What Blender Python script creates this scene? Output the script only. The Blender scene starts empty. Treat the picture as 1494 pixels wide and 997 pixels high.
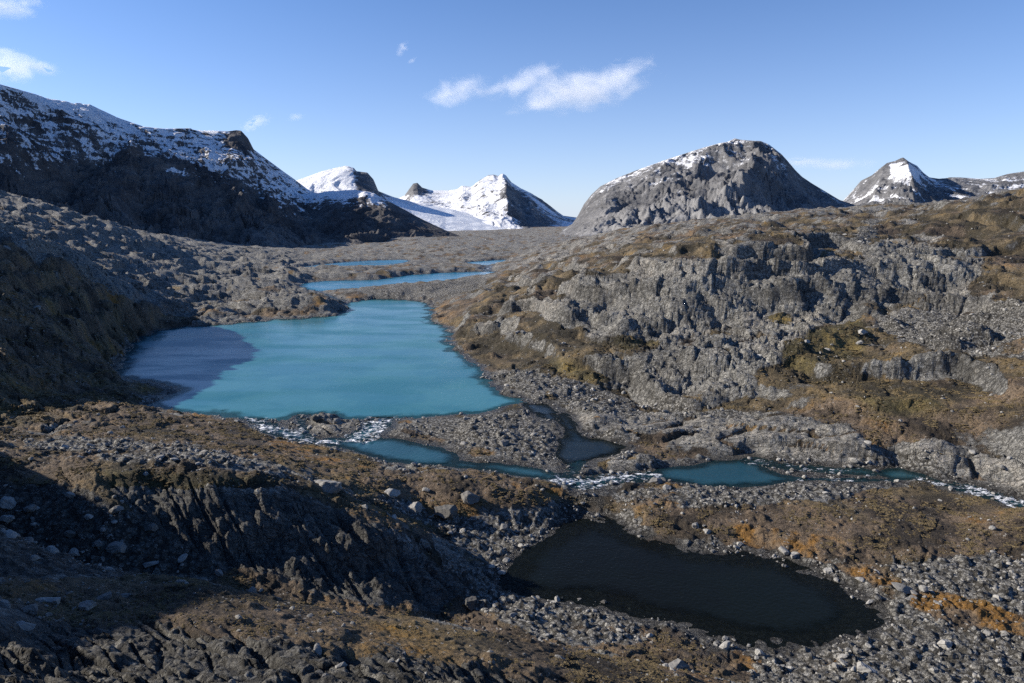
import bpy, bmesh, math, random
import numpy as np
from mathutils import Vector

Q = 1.0                      # mesh density of the terrain (1 = final)
R_ = math.radians
rng = np.random.default_rng(7)
random.seed(7)
scene = bpy.context.scene
col = scene.collection

# ------------------------------------------------------------------ camera
CAM_Z, PITCH, F = 60.0, math.atan(178.5 / 996.0), 996.0
cp, sp_ = math.cos(PITCH), math.sin(PITCH)
cam_d = bpy.data.cameras.new('camera')
cam = bpy.data.objects.new('camera', cam_d)
col.objects.link(cam)
cam.location = (0, 0, CAM_Z)
cam.rotation_euler = (math.pi / 2 - PITCH, 0, 0)
cam_d.sensor_width = 36.0
cam_d.lens = 36.0 * F / 1494.0
cam_d.clip_start = 0.5
cam_d.clip_end = 60000
scene.camera = cam

# ------------------------------------------------------------------ light
SUN_EL, SUN_AZ = R_(25.5), R_(-82)        # azimuth from the view direction (+Y), towards -X
sun_dir = Vector((math.sin(SUN_AZ) * math.cos(SUN_EL), math.cos(SUN_AZ) * math.cos(SUN_EL), math.sin(SUN_EL)))
sd_ = bpy.data.lights.new('sun', 'SUN')
sd_.energy = 5.0
sd_.angle = R_(0.53)
sd_.color = (1.0, 0.915, 0.795)
sun = bpy.data.objects.new('sun', sd_)
col.objects.link(sun)
sun.rotation_euler = sun_dir.to_track_quat('Z', 'Y').to_euler()

world = bpy.data.worlds.new('World')
scene.world = world
world.use_nodes = True
wt = world.node_tree
sky = wt.nodes.new('ShaderNodeTexSky')
sky.sky_type = 'NISHITA'
sky.sun_disc = False
sky.sun_elevation = SUN_EL
sky.sun_rotation = SUN_AZ
sky.altitude = 1300
sky.air_density = 0.8
sky.dust_density = 0.9
sky.ozone_density = 3.6
bg = wt.nodes['Background']
bg.inputs['Strength'].default_value = 0.101
tint = wt.nodes.new('ShaderNodeMix'); tint.data_type = 'RGBA'; tint.blend_type = 'MULTIPLY'
tint.inputs[0].default_value = 1.0; tint.inputs[7].default_value = (.95, .97, 1.06, 1)
hs = wt.nodes.new('ShaderNodeHueSaturation'); hs.inputs['Saturation'].default_value = 1.14
wt.links.new(sky.outputs[0], tint.inputs[6]); wt.links.new(tint.outputs[2], hs.inputs['Color'])
# whitish air low over the horizon, the same all round
tcw = wt.nodes.new('ShaderNodeTexCoord'); sxyz = wt.nodes.new('ShaderNodeSeparateXYZ')
wt.links.new(tcw.outputs['Generated'], sxyz.inputs[0])
def wmath(op, a, b_):
    n_d = wt.nodes.new('ShaderNodeMath'); n_d.operation = op
    for i_, v_ in enumerate((a, b_)):
        if isinstance(v_, bpy.types.NodeSocket): wt.links.new(v_, n_d.inputs[i_])
        else: n_d.inputs[i_].default_value = v_
    return n_d.outputs[0]
hz = wmath('MULTIPLY', wmath('POWER', 2.71828, wmath('MULTIPLY', wmath('MAXIMUM', sxyz.outputs['Z'], 0.0), -7.0)), .74)
hmix = wt.nodes.new('ShaderNodeMix'); hmix.data_type = 'RGBA'
wt.links.new(hz, hmix.inputs[0]); wt.links.new(hs.outputs[0], hmix.inputs[6]); hmix.inputs[7].default_value = (4.3, 4.75, 5.6, 1)
wt.links.new(hmix.outputs[2], bg.inputs['Color'])

scene.view_settings.view_transform = 'Standard'
scene.view_settings.look = 'None'
scene.view_settings.gamma = 1
scene.view_settings.use_curve_mapping = False
scene.view_settings.exposure = 0.75
scene.cycles.use_denoising = False
scene.cycles.max_bounces = 6
scene.cycles.diffuse_bounces = 2
scene.cycles.glossy_bounces = 2
scene.cycles.volume_bounces = 3
scene.cycles.transparent_max_bounces = 6

# ------------------------------------------------------------------ rays
def ray(px, py):
    """photo pixel -> (s = x/Y, m = dz/dY)"""
    px = np.asarray(px, float); py = np.asarray(py, float)
    xc = (px - 747.0) / F; yc = (498.5 - py) / F
    k = cp + yc * sp_
    return xc / k, (-sp_ + yc * cp) / k
def project(s, m):
    """inverse of ray()"""
    yc = (m * cp + sp_) / (cp - m * sp_)
    xc = s * (cp + yc * sp_)
    return 747.0 + F * xc, 498.5 - F * yc
def on_level(pts, z):
    p = np.array(pts, float)
    s, m = ray(p[:, 0], p[:, 1])
    Y = (z - CAM_Z) / m
    return np.stack([s * Y, Y], 1)

# ------------------------------------------------------------------ noise
_pr = np.random.default_rng(11)
PERM = np.tile(_pr.permutation(256), 3).astype(np.int32)
GA = (np.arange(256) * 2 * np.pi / 256 * 37).astype(np.float32)
GX, GY = np.cos(GA), np.sin(GA)
J1 = _pr.random(256).astype(np.float32); J2 = _pr.random(256).astype(np.float32); J3 = _pr.random(256).astype(np.float32)
def perlin(x, y, seed=0):
    x = np.asarray(x, np.float32) + seed * 17.37; y = np.asarray(y, np.float32) + seed * 31.91
    xf = np.floor(x); yf = np.floor(y)
    xi = xf.astype(np.int32) & 255; yi = yf.astype(np.int32) & 255
    fx = x - xf; fy = y - yf
    u = fx * fx * fx * (fx * (fx * 6 - 15) + 10); v = fy * fy * fy * (fy * (fy * 6 - 15) + 10)
    a = PERM[xi]; b = PERM[xi + 1]
    h = PERM[a + yi]; n00 = GX[h] * fx + GY[h] * fy
    h = PERM[b + yi]; n10 = GX[h] * (fx - 1) + GY[h] * fy
    h = PERM[a + yi + 1]; n01 = GX[h] * fx + GY[h] * (fy - 1)
    h = PERM[b + yi + 1]; n11 = GX[h] * (fx - 1) + GY[h] * (fy - 1)
    nx0 = n00 + u * (n10 - n00); nx1 = n01 + u * (n11 - n01)
    return (nx0 + v * (nx1 - nx0)) * 1.5
def fbm(x, y, lam, octs=4, gain=0.5, seed=0):
    t = 0; a = 1.0
    for i in range(octs):
        t = t + a * perlin(x / lam, y / lam, seed + i); a *= gain; lam /= 2.03
    return t
def ridged(x, y, seed=0):
    return 1.0 - 2.0 * np.abs(perlin(x, y, seed))
def worley(x, y, seed=0):
    x = np.asarray(x, np.float32) + seed * 13.7; y = np.asarray(y, np.float32) + seed * 7.9
    xf = np.floor(x); yf = np.floor(y)
    f1 = np.full(x.shape, 9.0, np.float32); f2 = f1.copy(); idv = np.zeros(x.shape, np.float32)
    for dx in (-1, 0, 1):
        for dy in (-1, 0, 1):
            cx = xf + dx; cy = yf + dy
            h = PERM[PERM[cx.astype(np.int32) & 255] + (cy.astype(np.int32) & 255)]
            d = (cx + J1[h] - x) ** 2 + (cy + J2[h] - y) ** 2
            near = d < f1
            f2 = np.where(near, f1, np.minimum(f2, d))
            idv = np.where(near, J3[h], idv)
            f1 = np.where(near, d, f1)
    return np.sqrt(f1), np.sqrt(f2), idv
def facets(x, y, seed=0):
    """broken rock: cells with a height and a tilted face of their own; also the distance to the joints"""
    x = np.asarray(x, np.float32) + seed * 13.7; y = np.asarray(y, np.float32) + seed * 7.9
    xf = np.floor(x); yf = np.floor(y)
    f1 = np.full(x.shape, 9.0, np.float32); f2 = f1.copy(); hh = np.zeros(x.shape, np.float32)
    for dx in (-1, 0, 1):
        for dy in (-1, 0, 1):
            cx = xf + dx; cy = yf + dy
            h = PERM[PERM[cx.astype(np.int32) & 255] + (cy.astype(np.int32) & 255)]
            ox = x - cx - J1[h]; oy = y - cy - J2[h]
            d = ox * ox + oy * oy
            near = d < f1
            f2 = np.where(near, f1, np.minimum(f2, d))
            hh = np.where(near, (J3[h] - .5) + 1.1 * (GX[h] * ox + GY[h] * oy) * (.4 + J1[h]), hh)
            f1 = np.where(near, d, f1)
    return hh, np.sqrt(f2) - np.sqrt(f1)
def sstep(a, b, x):
    t = np.clip((x - a) / (b - a), 0, 1)
    return t * t * (3 - 2 * t)

# ------------------------------------------------------------------ node helpers
def new_mat(name):
    m = bpy.data.materials.new(name); m.use_nodes = True
    m.node_tree.nodes.clear()
    return m, m.node_tree
class NB:
    def __init__(self, nt): self.nt = nt
    def n(self, t, **kw):
        nd = self.nt.nodes.new(t)
        for k, v in kw.items(): setattr(nd, k, v)
        return nd
    def link(self, a, b): self.nt.links.new(a, b)
    def _in(self, sock, v):
        if isinstance(v, bpy.types.NodeSocket): self.link(v, sock)
        elif v is not None: sock.default_value = v
    def math(self, op, a, b=None, c=None, clamp=False):
        nd = self.n('ShaderNodeMath', operation=op, use_clamp=clamp)
        for i, v in enumerate((a, b, c)): self._in(nd.inputs[i], v)
        return nd.outputs[0]
    def mix(self, f, a, b):
        nd = self.n('ShaderNodeMix', data_type='RGBA')
        self._in(nd.inputs[0], f)
        for s, v in ((nd.inputs[6], a), (nd.inputs[7], b)):
            if isinstance(v, tuple): v = (*v, 1.0) if len(v) == 3 else v
            self._in(s, v)
        return nd.outputs[2]
    def ss(self, x, a, b):
        nd = self.n('ShaderNodeMapRange', interpolation_type='SMOOTHSTEP')
        self._in(nd.inputs[0], x); self._in(nd.inputs[1], a); self._in(nd.inputs[2], b)
        return nd.outputs[0]
    def noise(self, vec, scale, detail=4, rough=0.5, dist=0.0):
        nd = self.n('ShaderNodeTexNoise')
        self._in(nd.inputs['Vector'], vec)
        nd.inputs['Scale'].default_value = scale; nd.inputs['Detail'].default_value = detail
        nd.inputs['Roughness'].default_value = rough; nd.inputs['Distortion'].default_value = dist
        return nd.outputs[0]
    def voro(self, vec, scale, feature='F1', rand=1.0):
        nd = self.n('ShaderNodeTexVoronoi', feature=feature)
        self._in(nd.inputs['Vector'], vec); nd.inputs['Scale'].default_value = scale
        return nd
    def attr(self, name):
        return self.n('ShaderNodeAttribute', attribute_name=name).outputs['Fac']
    def pos(self):
        return self.n('ShaderNodeNewGeometry').outputs['Position']
    def scale_vec(self, v, sc, rot=0.0):
        nd = self.n('ShaderNodeMapping'); self._in(nd.inputs['Vector'], v)
        nd.inputs['Rotation'].default_value = (0, 0, rot)
        nd.inputs['Scale'].default_value = sc
        return nd.outputs[0]
    def ramp(self, f, stops):
        nd = self.n('ShaderNodeValToRGB'); self._in(nd.inputs[0], f)
        e = nd.color_ramp.elements
        while len(e) < len(stops): e.new(0.5)
        for el, (p, c) in zip(e, stops): el.position = p; el.color = (*c, 1)
        return nd.outputs[0]
    def bump(self, h, strength, dist, normal=None):
        nd = self.n('ShaderNodeBump'); self._in(nd.inputs['Height'], h)
        nd.inputs['Strength'].default_value = strength; nd.inputs['Distance'].default_value = dist
        if normal is not None: self.link(normal, nd.inputs['Normal'])
        return nd.outputs[0]
    def principled(self, color, rough, normal=None, spec=0.3):
        nd = self.n('ShaderNodeBsdfPrincipled')
        if isinstance(color, tuple): color = (*color, 1.0)
        self._in(nd.inputs['Base Color'], color); self._in(nd.inputs['Roughness'], rough)
        self._in(nd.inputs['Specular IOR Level'], spec)
        if normal is not None: self.link(normal, nd.inputs['Normal'])
        return nd.outputs[0]
    def out(self, shader):
        o = self.n('ShaderNodeOutputMaterial'); self.link(shader, o.inputs['Surface'])

# ------------------------------------------------------------------ water bodies
def poly_sd(x, y, P):
    """signed distance to polygon, negative inside"""
    d = np.full(x.shape, 1e12, np.float32); ins = np.zeros(x.shape, bool)
    n = len(P)
    for i in range(n):
        ax, ay = P[i]; bx, by = P[(i + 1) % n]
        ex, ey = bx - ax, by - ay
        wx, wy = x - ax, y - ay
        t = np.clip((wx * ex + wy * ey) / (ex * ex + ey * ey + 1e-9), 0, 1)
        dd = (wx - ex * t) ** 2 + (wy - ey * t) ** 2
        d = np.minimum(d, dd)
        c = ((ay > y) != (by > y)) & (x < (bx - ax) * (y - ay) / (by - ay + 1e-12) + ax)
        ins ^= c
    d = np.sqrt(d)
    return np.where(ins, -d, d)
def line_sd(x, y, P, Z, W):
    d = np.full(x.shape, 1e12, np.float32); lev = np.zeros(x.shape, np.float32)
    for i in range(len(P) - 1):
        (ax, ay), (bx, by) = P[i], P[i + 1]
        ex, ey = bx - ax, by - ay
        t = np.clip(((x - ax) * ex + (y - ay) * ey) / (ex * ex + ey * ey + 1e-9), 0, 1)
        dd = np.sqrt((x - ax - ex * t) ** 2 + (y - ay - ey * t) ** 2) - (W[i] + (W[i + 1] - W[i]) * t)
        c = dd < d
        d = np.where(c, dd, d); lev = np.where(c, Z[i] + (Z[i + 1] - Z[i]) * t, lev)
    return d, lev

LAKE = [(172,540),(180,520),(190,505),(205,492),(235,482),(270,477),(310,475),(350,471),(400,467),(450,464),(490,460),(505,452),(500,446),(515,440),(545,437),(580,437),(620,440),(630,447),(632,458),(628,468),(645,475),(658,485),(655,497),(665,512),(690,530),(705,545),(715,560),(735,575),(760,583),(778,588),(750,591),(720,598),(690,605),(640,608),(590,610),(560,614),(530,614),(500,612),(480,606),(440,605),(420,612),(390,614),(370,612),(340,609),(318,606),(290,603),(255,601),(228,597),(216,590),(240,579),(262,571),(245,561),(215,557),(190,555),(172,548)]
LAKE2 = [(437,419),(443,413),(480,410),(554,408),(601,401),(648,398),(695,396.5),(725,396.5),(721,401),(701,408),(634,414),(567,418),(527,423),(484,425),(457,425)]
LAKE3 = [(433,391),(467,386),(510,382),(551,380),(587,379),(601,380.5),(587,385),(534,391),(490,393),(450,393)]
LAKE3B = [(678,383),(735,379),(752,381),(740,385),(720,387),(700,388)]
POOL_A = [(450,643),(484,638),(515,640),(560,640),(584,641),(611,647),(651,654),(668,661),(672,672),(700,675),(728,675),(785,683),(815,691),(824,700),(800,702),(782,699),(718,687),(651,682),(600,679),(564,674),(524,661),(484,651)]
POOL_D = [(760,589),(800,590),(818,603),(816,615),(795,613),(770,600)]
POOL_E = [(815,640),(870,640),(915,652),(895,664),(855,676),(830,680),(808,668)]
POOL_B = [(940,690),(976,681),(1032,674),(1075,670),(1105,675),(1120,683),(1144,692),(1178,699),(1134,708),(1079,712),(1023,710),(976,703),(940,700)]
POOL_C = [(1270,690),(1290,684),(1311,682),(1357,694),(1370,704),(1340,703),(1300,700)]
POND = [(735,830),(745,815),(775,790),(800,778),(832,762),(855,754),(885,757),(905,766),(930,779),(970,791),(1010,800),(1060,803),(1110,808),(1160,822),(1200,838),(1235,855),(1262,875),(1282,895),(1287,912),(1270,928),(1240,938),(1200,944),(1150,947),(1090,946),(1050,938),(1020,925),(990,915),(960,908),(930,900),(900,890),(850,880),(800,876),(760,872),(735,862),(728,845)]
BODIES = []   # (name, kind, polygon xy | (line, Z, W), level)
for nm, P, L in (('lake', LAKE, 0.0), ('lake2', LAKE2, 2.0), ('lake3', LAKE3, 4.0), ('lake3b', LAKE3B, 4.4),
                 ('stream', POOL_A, -1.0), ('side', POOL_D, -0.25), ('side', POOL_E, -1.2), ('stream', POOL_B, -2.2),
                 ('stream', POOL_C, -2.8), ('pond', POND, -4.6)):
    BODIES.append((nm, 'poly', on_level(P, L), L))
FOAMY = {}
def line_body(pts, Z, Wpx, nm='stream', foamy=1.0):
    FOAMY[len(BODIES)] = foamy
    xy = []; W = []
    for (px, py), z, w in zip(pts, Z, Wpx):
        p = on_level([(px, py)], z)[0]; xy.append(p)
        W.append(w / F * p[1])
    BODIES.append((nm, 'line', (np.array(xy), Z, W), None))
line_body([(368,612),(400,627),(436,637),(462,645)], [0.0,-0.3,-0.7,-1.0], [12,19,20,14])
line_body([(440,608),(442,624),(446,640)], [0.0,-0.4,-1.0], [10,8,8], foamy=.7)
line_body([(556,612),(540,628),(520,640)], [0.0,-0.5,-1.0], [20,24,26])
line_body([(815,697),(848,705),(890,701),(945,694)], [-1.0,-1.6,-2.0,-2.2], [20,30,28,22])
line_body([(1100,673),(1150,681),(1205,685),(1262,689)], [-2.2,-2.4,-2.6,-2.8], [17,18,17,18], foamy=.7)
line_body([(1170,699),(1240,700),(1300,701)], [-2.2,-2.5,-2.8], [9,9,10], foamy=.75)
line_body([(1365,704),(1420,715),(1470,730),(1520,746),(1600,775),(1760,850)], [-2.8,-3.0,-3.3,-3.6,-4.0,-4.6], [16,22,24,25,25,26])
line_body([(818,606),(838,630),(845,645)], [-0.25,-.7,-1.2], [13,16,20], nm='side', foamy=0)
line_body([(845,672),(835,690),(828,698)], [-1.2,-1.3,-1.4], [16,14,13], foamy=.4)
line_body([(716,388),(711,393),(706,399)], [4.4,3.2,2.0], [4,5,6], 'stream', .9)
line_body([(452,424),(480,432),(502,441)], [2.0,1.0,0.0], [3,4,6], 'stream', .75)

# ------------------------------------------------------------------ terrain: control points (px, py, Y, z); one of Y, z is None
CP = [
 # near slope the camera stands on
 (0,997,28,None),(300,997,32,None),(600,997,39,None),(900,997,50,None),(1080,1010,58,None),
 (0,930,36,None),(300,930,42,None),(600,940,50,None),
 (0,870,47,None),(150,850,53,None),(300,843,57,None),(450,880,58,None),(620,906,59,None),(760,935,60,None),(900,966,62,None),(1010,985,61,None),
 # hollow behind it
 (0,838,92,None),(200,836,95,None),(300,837,97,None),(400,842,98,None),(500,868,97,None),(600,884,99,None),(660,880,103,None),
 # dark cliff knoll
 (0,770,97,None),(150,760,99,None),(300,750,103.5,None),(420,780,104,None),(520,820,103,None),
 (0,695,105,None),(150,692,107,None),(300,692,109,None),(400,706,111,None),(450,725,112,None),(560,760,112,None),(650,812,111,None),(705,855,110,None),
 # meadow to the lake
 (0,650,138,None),(150,645,146,None),(250,622,176,None),(300,655,146,None),(370,645,165,None),(400,665,150,None),(450,680,142,None),
 (480,692,141,None),(560,702,139,None),(640,712,140,None),(700,720,None,1.5),(760,725,None,0.3),(820,725,None,-1.4),
 (620,745,None,-1.0),(680,765,None,-2.5),(740,770,None,-3.8),(780,760,None,-3.6),(640,790,120,None),(700,810,None,-3.6),
 (0,618,160,None),(100,600,178,None),(180,590,195,None),
 # pond surroundings
 (860,735,None,-3.4),(930,745,None,-1.6),(1000,730,None,-1.0),(1100,740,None,-0.8),(1200,735,None,-0.6),(1300,740,None,-1.2),(1400,765,None,-1.8),(1494,790,None,-2.4),
 (1000,775,None,-3.4),(1100,785,None,-3.3),(1250,810,None,-2.9),(1400,820,None,-3.0),(1494,880,None,-3.0),(1350,880,None,-3.3),(1330,930,None,-3.6),(1494,997,None,-3.4),(1300,985,None,-3.3),(1120,985,None,-3.7),(1600,850,None,-2),(1650,980,None,-2),
 (960,925,None,-4.1),(840,905,None,-3.6),(740,890,None,-2.6),(690,860,None,-2.4),
 # left dark slope
 (0,352,300,None),(60,367,315,None),(100,386,325,None),(150,410,345,None),(200,438,370,None),(245,458,388,None),(290,470,398,None),
 (0,400,262,None),(0,450,230,None),(0,500,208,None),(0,550,188,None),(100,440,290,None),(100,490,247,None),(100,540,224,None),(150,500,278,None),(150,460,318,None),(100,570,206,None),(50,590,186,None),
 (215,570,None,1.0),(190,575,None,2.0),
 # ridge behind it
 (0,300,600,None),(70,312,620,None),(130,322,650,None),(200,342,690,None),(260,365,740,None),(330,374,850,None),(380,372,1000,None),
 (0,330,450,None),(100,350,510,None),(200,400,480,None),(200,370,590,None),(300,400,640,None),(300,430,490,None),(320,455,430,None),(400,440,455,None),(400,400,640,None),(420,420,520,None),(455,432,None,9.0),(485,448,None,4.0),
 # strips between the lakes
 (560,431,None,2.8),(640,425,None,3.8),(700,415,None,5.0),(600,434,None,1.5),(520,400,None,5.5),(600,393,None,8.0),(660,388,None,10.0),(470,402,None,5),(440,403,None,5),
 (420,383,None,8.0),
 # valley floor
 (450,376,None,6.0),(600,374,None,6.0),(700,376,None,6.5),(770,372,None,10.0),(600,362,1250,None),(500,368,1200,None),(430,365,1400,None),(600,348,1700,None),(560,352,1650,None),(650,346,1900,None),(700,345,2100,None),(760,342,2100,None),(800,352,1500,None),(780,345,2000,None),
 (740,335,3000,None),(600,335,3000,None),(300,330,2600,None),(0,330,2000,None),(900,333,2400,None),(1100,322,2400,None),(1300,318,2500,None),(1494,318,2500,None),
 # right hill: skyline
 (800,366,950,None),(850,349,900,None),(900,341,850,None),(950,334,800,None),(1020,327,770,None),(1080,318,750,None),(1140,312,730,None),(1200,310,715,None),(1250,311,700,None),(1283,323,690,None),
 (1310,313,640,None),(1350,305,600,None),(1400,299,570,None),(1430,292,550,None),(1494,279,520,None),(1600,265,480,None),(1800,242,430,None),
 # right hill: front
 (760,400,560,None),(800,400,480,None),(720,425,450,None),(680,440,435,None),(850,380,520,None),(900,360,600,None),(1000,340,580,None),(1100,335,520,None),(1200,330,510,None),
 (660,478,355,None),(700,470,350,None),(750,480,318,None),(750,450,352,None),(700,510,290,None),(720,540,265,None),(760,540,258,None),
 (850,450,310,None),(850,410,370,None),(850,490,280,None),(850,540,248,None),(780,510,283,None),
 (870,398,332,None),(870,450,312,None),(950,392,318,None),(950,478,288,None),(950,372,420,None),(900,500,258,None),(900,553,241,None),(950,500,262,None),(950,570,224,None),(1000,510,239,None),(1000,572,220,None),
 (1050,374,312,None),(1050,468,286,None),(1050,355,405,None),(1150,358,322,None),(1150,462,278,None),(1150,342,420,None),(1240,384,312,None),(1240,462,273,None),(1100,500,240,None),(1100,545,220,None),(1050,520,232,None),
 (1200,475,255,None),(1180,500,236,None),(1240,480,250,None),(1250,345,430,None),(1000,480,280,None),
 (1350,430,290,None),(1350,383,312,None),(1350,350,400,None),(1300,445,275,None),(1300,388,312,None),(1430,440,268,None),(1494,430,260,None),(1494,380,310,None),(1494,340,375,None),(1420,350,400,None),
 (1400,500,218,None),(1494,500,212,None),(1300,500,225,None),(1494,560,183,None),(1494,640,160,None),(1400,560,196,None),(1400,625,174,None),(1300,570,195,None),(1200,560,208,None),(1600,560,170,None),(1700,450,230,None),(1700,640,140,None),
 # rock shelf by the stream
 (760,563,None,2.5),(800,570,None,3.5),(850,590,None,2.0),(900,590,None,3.2),(850,620,None,1.0),(950,610,None,1.4),(900,625,None,1.0),(1000,640,None,0.1),(1050,605,None,1.6),(1050,650,None,-.4),(1100,590,206,None),(1120,640,None,0.9),(1200,620,186,None),(1250,650,172,None),(1180,670,None,-1.2),(1290,665,169,None),(1340,650,168,None),(1400,680,165,None),(1460,690,160,None),(1494,705,None,-2.0),
 (640,620,None,0.6),(700,635,None,0.8),(740,620,None,0.9),(760,650,None,0.3),(720,665,None,-0.6),(880,668,None,-1.0),(930,672,None,-1.4),
 (580,625,None,0.4),(470,630,None,-0.2),
]
WP = [  # off the frame, in world metres (x, Y, z)
 (-60,20,66),(-90,45,60),(-75,56,54),(-90,72,56),(-130,80,72),(-110,108,36),(-180,110,74),(-150,130,38),(-230,140,58),(-250,180,56),(-330,220,90),(-420,300,112),(-300,120,95),(-200,60,95),(-600,500,130),  # unseen left hillside, heights shaped to throw shade on the near slope
 (-260,230,56),(-320,300,82),(-480,420,96),(-800,700,150),(-1100,800,180),(-900,1000,120),
 (-20,8,55),(0,8,53),(20,10,45),(40,20,33),(60,45,9),(80,60,-1),(110,70,-2.5),(-10,15,47.5),(0,15,47.5),(12,15,44),(-22,25,42),(25,30,33),(45,50,13),(8,20,44),
 (0,3,57.4),(-10,3,59),(10,3,54),(30,3,48),(90,20,15),
 (200,120,0),(300,160,20),(350,250,60),(500,350,110),(800,800,120),(260,140,4),(1200,1200,80),
]
pts = []
for px, py, Y, z in CP:
    s, m = ray(px, py)
    if Y is None: Y = (z - CAM_Z) / m
    z = CAM_Z + m * Y
    pts.append((float(s), math.log(Y), float(z)))
for x, Y, z in WP: pts.append((x / Y, math.log(Y), z))
for nm, kd, P, L in BODIES:
    if kd == 'poly':
        for x, y in P[::2]: pts.append((x / y, math.log(y), L + 0.25))
pts = np.array(pts)
# logarithmic squeeze of s far off the frame
def sq(s): return np.arcsinh(s * 1.2) / 1.2
A = np.stack([sq(pts[:, 0]), pts[:, 1]], 1); ZV = pts[:, 2]
EPS2 = 0.035 ** 2
def kern(d2): return np.sqrt(d2 + EPS2)
K = kern(((A[:, None] - A[None]) ** 2).sum(-1)) - 1e-3 * 0
n_ = len(A)
Mx = np.zeros((n_ + 3, n_ + 3)); Mx[:n_, :n_] = K - np.eye(n_) * 0.004
Mx[:n_, n_:] = np.c_[np.ones(n_), A]; Mx[n_:, :n_] = Mx[:n_, n_:].T
cf = np.linalg.solve(Mx, np.r_[ZV, 0, 0, 0])

# ------------------------------------------------------------------ terrain grid
def span(a, b, step):
    n = max(2, int(round(abs(b - a) / step)))
    return np.linspace(a, b, n, endpoint=False)
ds = 0.00188 / Q
left = -0.87 - (np.geomspace(1, 60, int(60 * Q)) - 1) / 59 * 2.6
right = 0.87 + (np.geomspace(1, 40, int(36 * Q)) - 1) / 39 * 1.3
Sc = np.unique(np.r_[left, span(-0.87, 0.87, ds), 0.87, right])
L_ = math.log
lnY = np.r_[span(L_(3), L_(24), 0.06 / Q), span(L_(24), L_(140), 0.0031 / Q), span(L_(140), L_(480), 0.0036 / Q),
            span(L_(480), L_(1100), 0.0065 / Q), span(L_(1100), L_(3300), 0.013 / Q), [L_(3300)]]
# coarse evaluation of the base, then bilinear
cs = np.unique(np.r_[np.linspace(-3.6, -0.9, 40), np.linspace(-0.9, 0.9, 240), np.linspace(0.9, 2.3, 24)])
cl = np.linspace(L_(2.9), L_(3400), 330)
G = np.empty((len(cl), len(cs)))
for i, l in enumerate(cl):
    d2 = (sq(cs)[:, None] - A[None, :, 0]) ** 2 + (l - A[None, :, 1]) ** 2
    G[i] = kern(d2) @ cf[:n_] + cf[n_] + cf[n_ + 1] * sq(cs) + cf[n_ + 2] * l
def bilin(gr, xs, ys, xq, yq):
    ix = np.clip(np.searchsorted(xs, xq) - 1, 0, len(xs) - 2); iy = np.clip(np.searchsorted(ys, yq) - 1, 0, len(ys) - 2)
    fx = np.clip((xq - xs[ix]) / (xs[ix + 1] - xs[ix]), 0, 1); fy = np.clip((yq - ys[iy]) / (ys[iy + 1] - ys[iy]), 0, 1)
    return (gr[iy, ix] * (1 - fx) + gr[iy, ix + 1] * fx) * (1 - fy) + (gr[iy + 1, ix] * (1 - fx) + gr[iy + 1, ix + 1] * fx) * fy
SS, LL = np.meshgrid(Sc, lnY)
nR, nC = SS.shape
YY = np.exp(LL).astype(np.float32); XX = (SS * YY).astype(np.float32)
ZB = bilin(G, cs, cl, SS, LL).astype(np.float32)
mB = (ZB - CAM_Z) / YY
PX, PY = project(SS, mB)
PX = PX.astype(np.float32); PY = PY.astype(np.float32)
SPC = YY * (0.0024 / Q)

# region masks: soft outlines given where the regions lie, looked up once on the base surface
def raster(polys, soft=6.0, ymin=0, ymax=1e9, wob=7.0):
    gx, gy = np.meshgrid(np.arange(-60, 1561, 4, dtype=np.float32), np.arange(240, 1101, 4, dtype=np.float32))
    m = np.zeros(gx.shape, np.float32)
    for P in polys: m = np.maximum(m, 1 - sstep(-soft, soft, poly_sd(gx, gy, np.array(P, float))))
    wx = PX + wob * fbm(XX, YY, 14.0, 2, seed=91); wy = PY + 0.6 * wob * fbm(XX, YY, 14.0, 2, seed=97)
    r = bilin(m, gx[0], gy[:, 0], np.clip(wx, -60, 1556), np.clip(wy, 240, 1096)).astype(np.float32)
    return r * ((YY > ymin) & (YY < ymax))
M_scree = raster([
 [(1090,952),(1200,948),(1292,918),(1292,880),(1240,845),(1130,802),(1210,805),(1330,855),(1494,800),(1560,820),(1560,1100),(1100,1100)],
 [(560,735),(650,780),(730,830),(800,785),(840,755),(760,748),(680,758),(600,728),(540,722)],
 [(640,800),(730,860),(900,895),(960,940),(800,935),(680,885)],
 [(560,620),(700,605),(760,595),(830,640),(830,680),(740,665),(640,640)],
 [(700,540),(790,545),(960,575),(1110,600),(1000,612),(860,600),(780,580)],
 [(870,716),(1000,714),(1180,707),(1320,706),(1180,730),(1000,748),(900,738)],
 [(20,640),(130,640),(290,650),(380,680),(200,682),(60,672)],
 [(0,700),(100,708),(250,790),(330,832),(200,842),(-60,850),(-60,700)],
 [(500,430),(700,410),(720,425),(640,441)],
 [(1240,352),(1276,318),(1290,328),(1262,362)],
 [(1270,450),(1380,440),(1494,445),(1560,450),(1560,530),(1400,505),(1300,470)],
 [(1240,830),(1494,800),(1494,850),(1330,850)],
 [(-60,935),(200,915),(460,950),(720,985),(800,1010),(700,1100),(-60,1100)]])
M_bare = raster([
 [(150,705),(300,700),(430,722),(560,765),(690,860),(640,885),(500,870),(380,835),(280,800)],
 [(860,400),(960,385),(1060,375),(1190,350),(1262,380),(1255,450),(1200,470),(1150,520),(1080,570),(960,570),(900,540),(850,490),(800,440)],
 [(1255,360),(1350,350),(1440,380),(1400,440),(1280,430)],
 [(-60,925),(250,905),(480,950),(760,985),(900,1010),(900,1100),(-60,1100)],
], soft=12)
M_slab = raster([[(830,600),(900,590),(1060,600),(1230,620),(1310,680),(1240,690),(1100,665),(960,640),(850,640)],
 [(1310,660),(1360,640),(1494,690),(1560,720),(1494,730),(1400,705)],
 [(840,672),(900,655),(970,675),(930,690),(850,692)],[(430,606),(500,612),(520,630),(460,640)]], soft=10)
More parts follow.
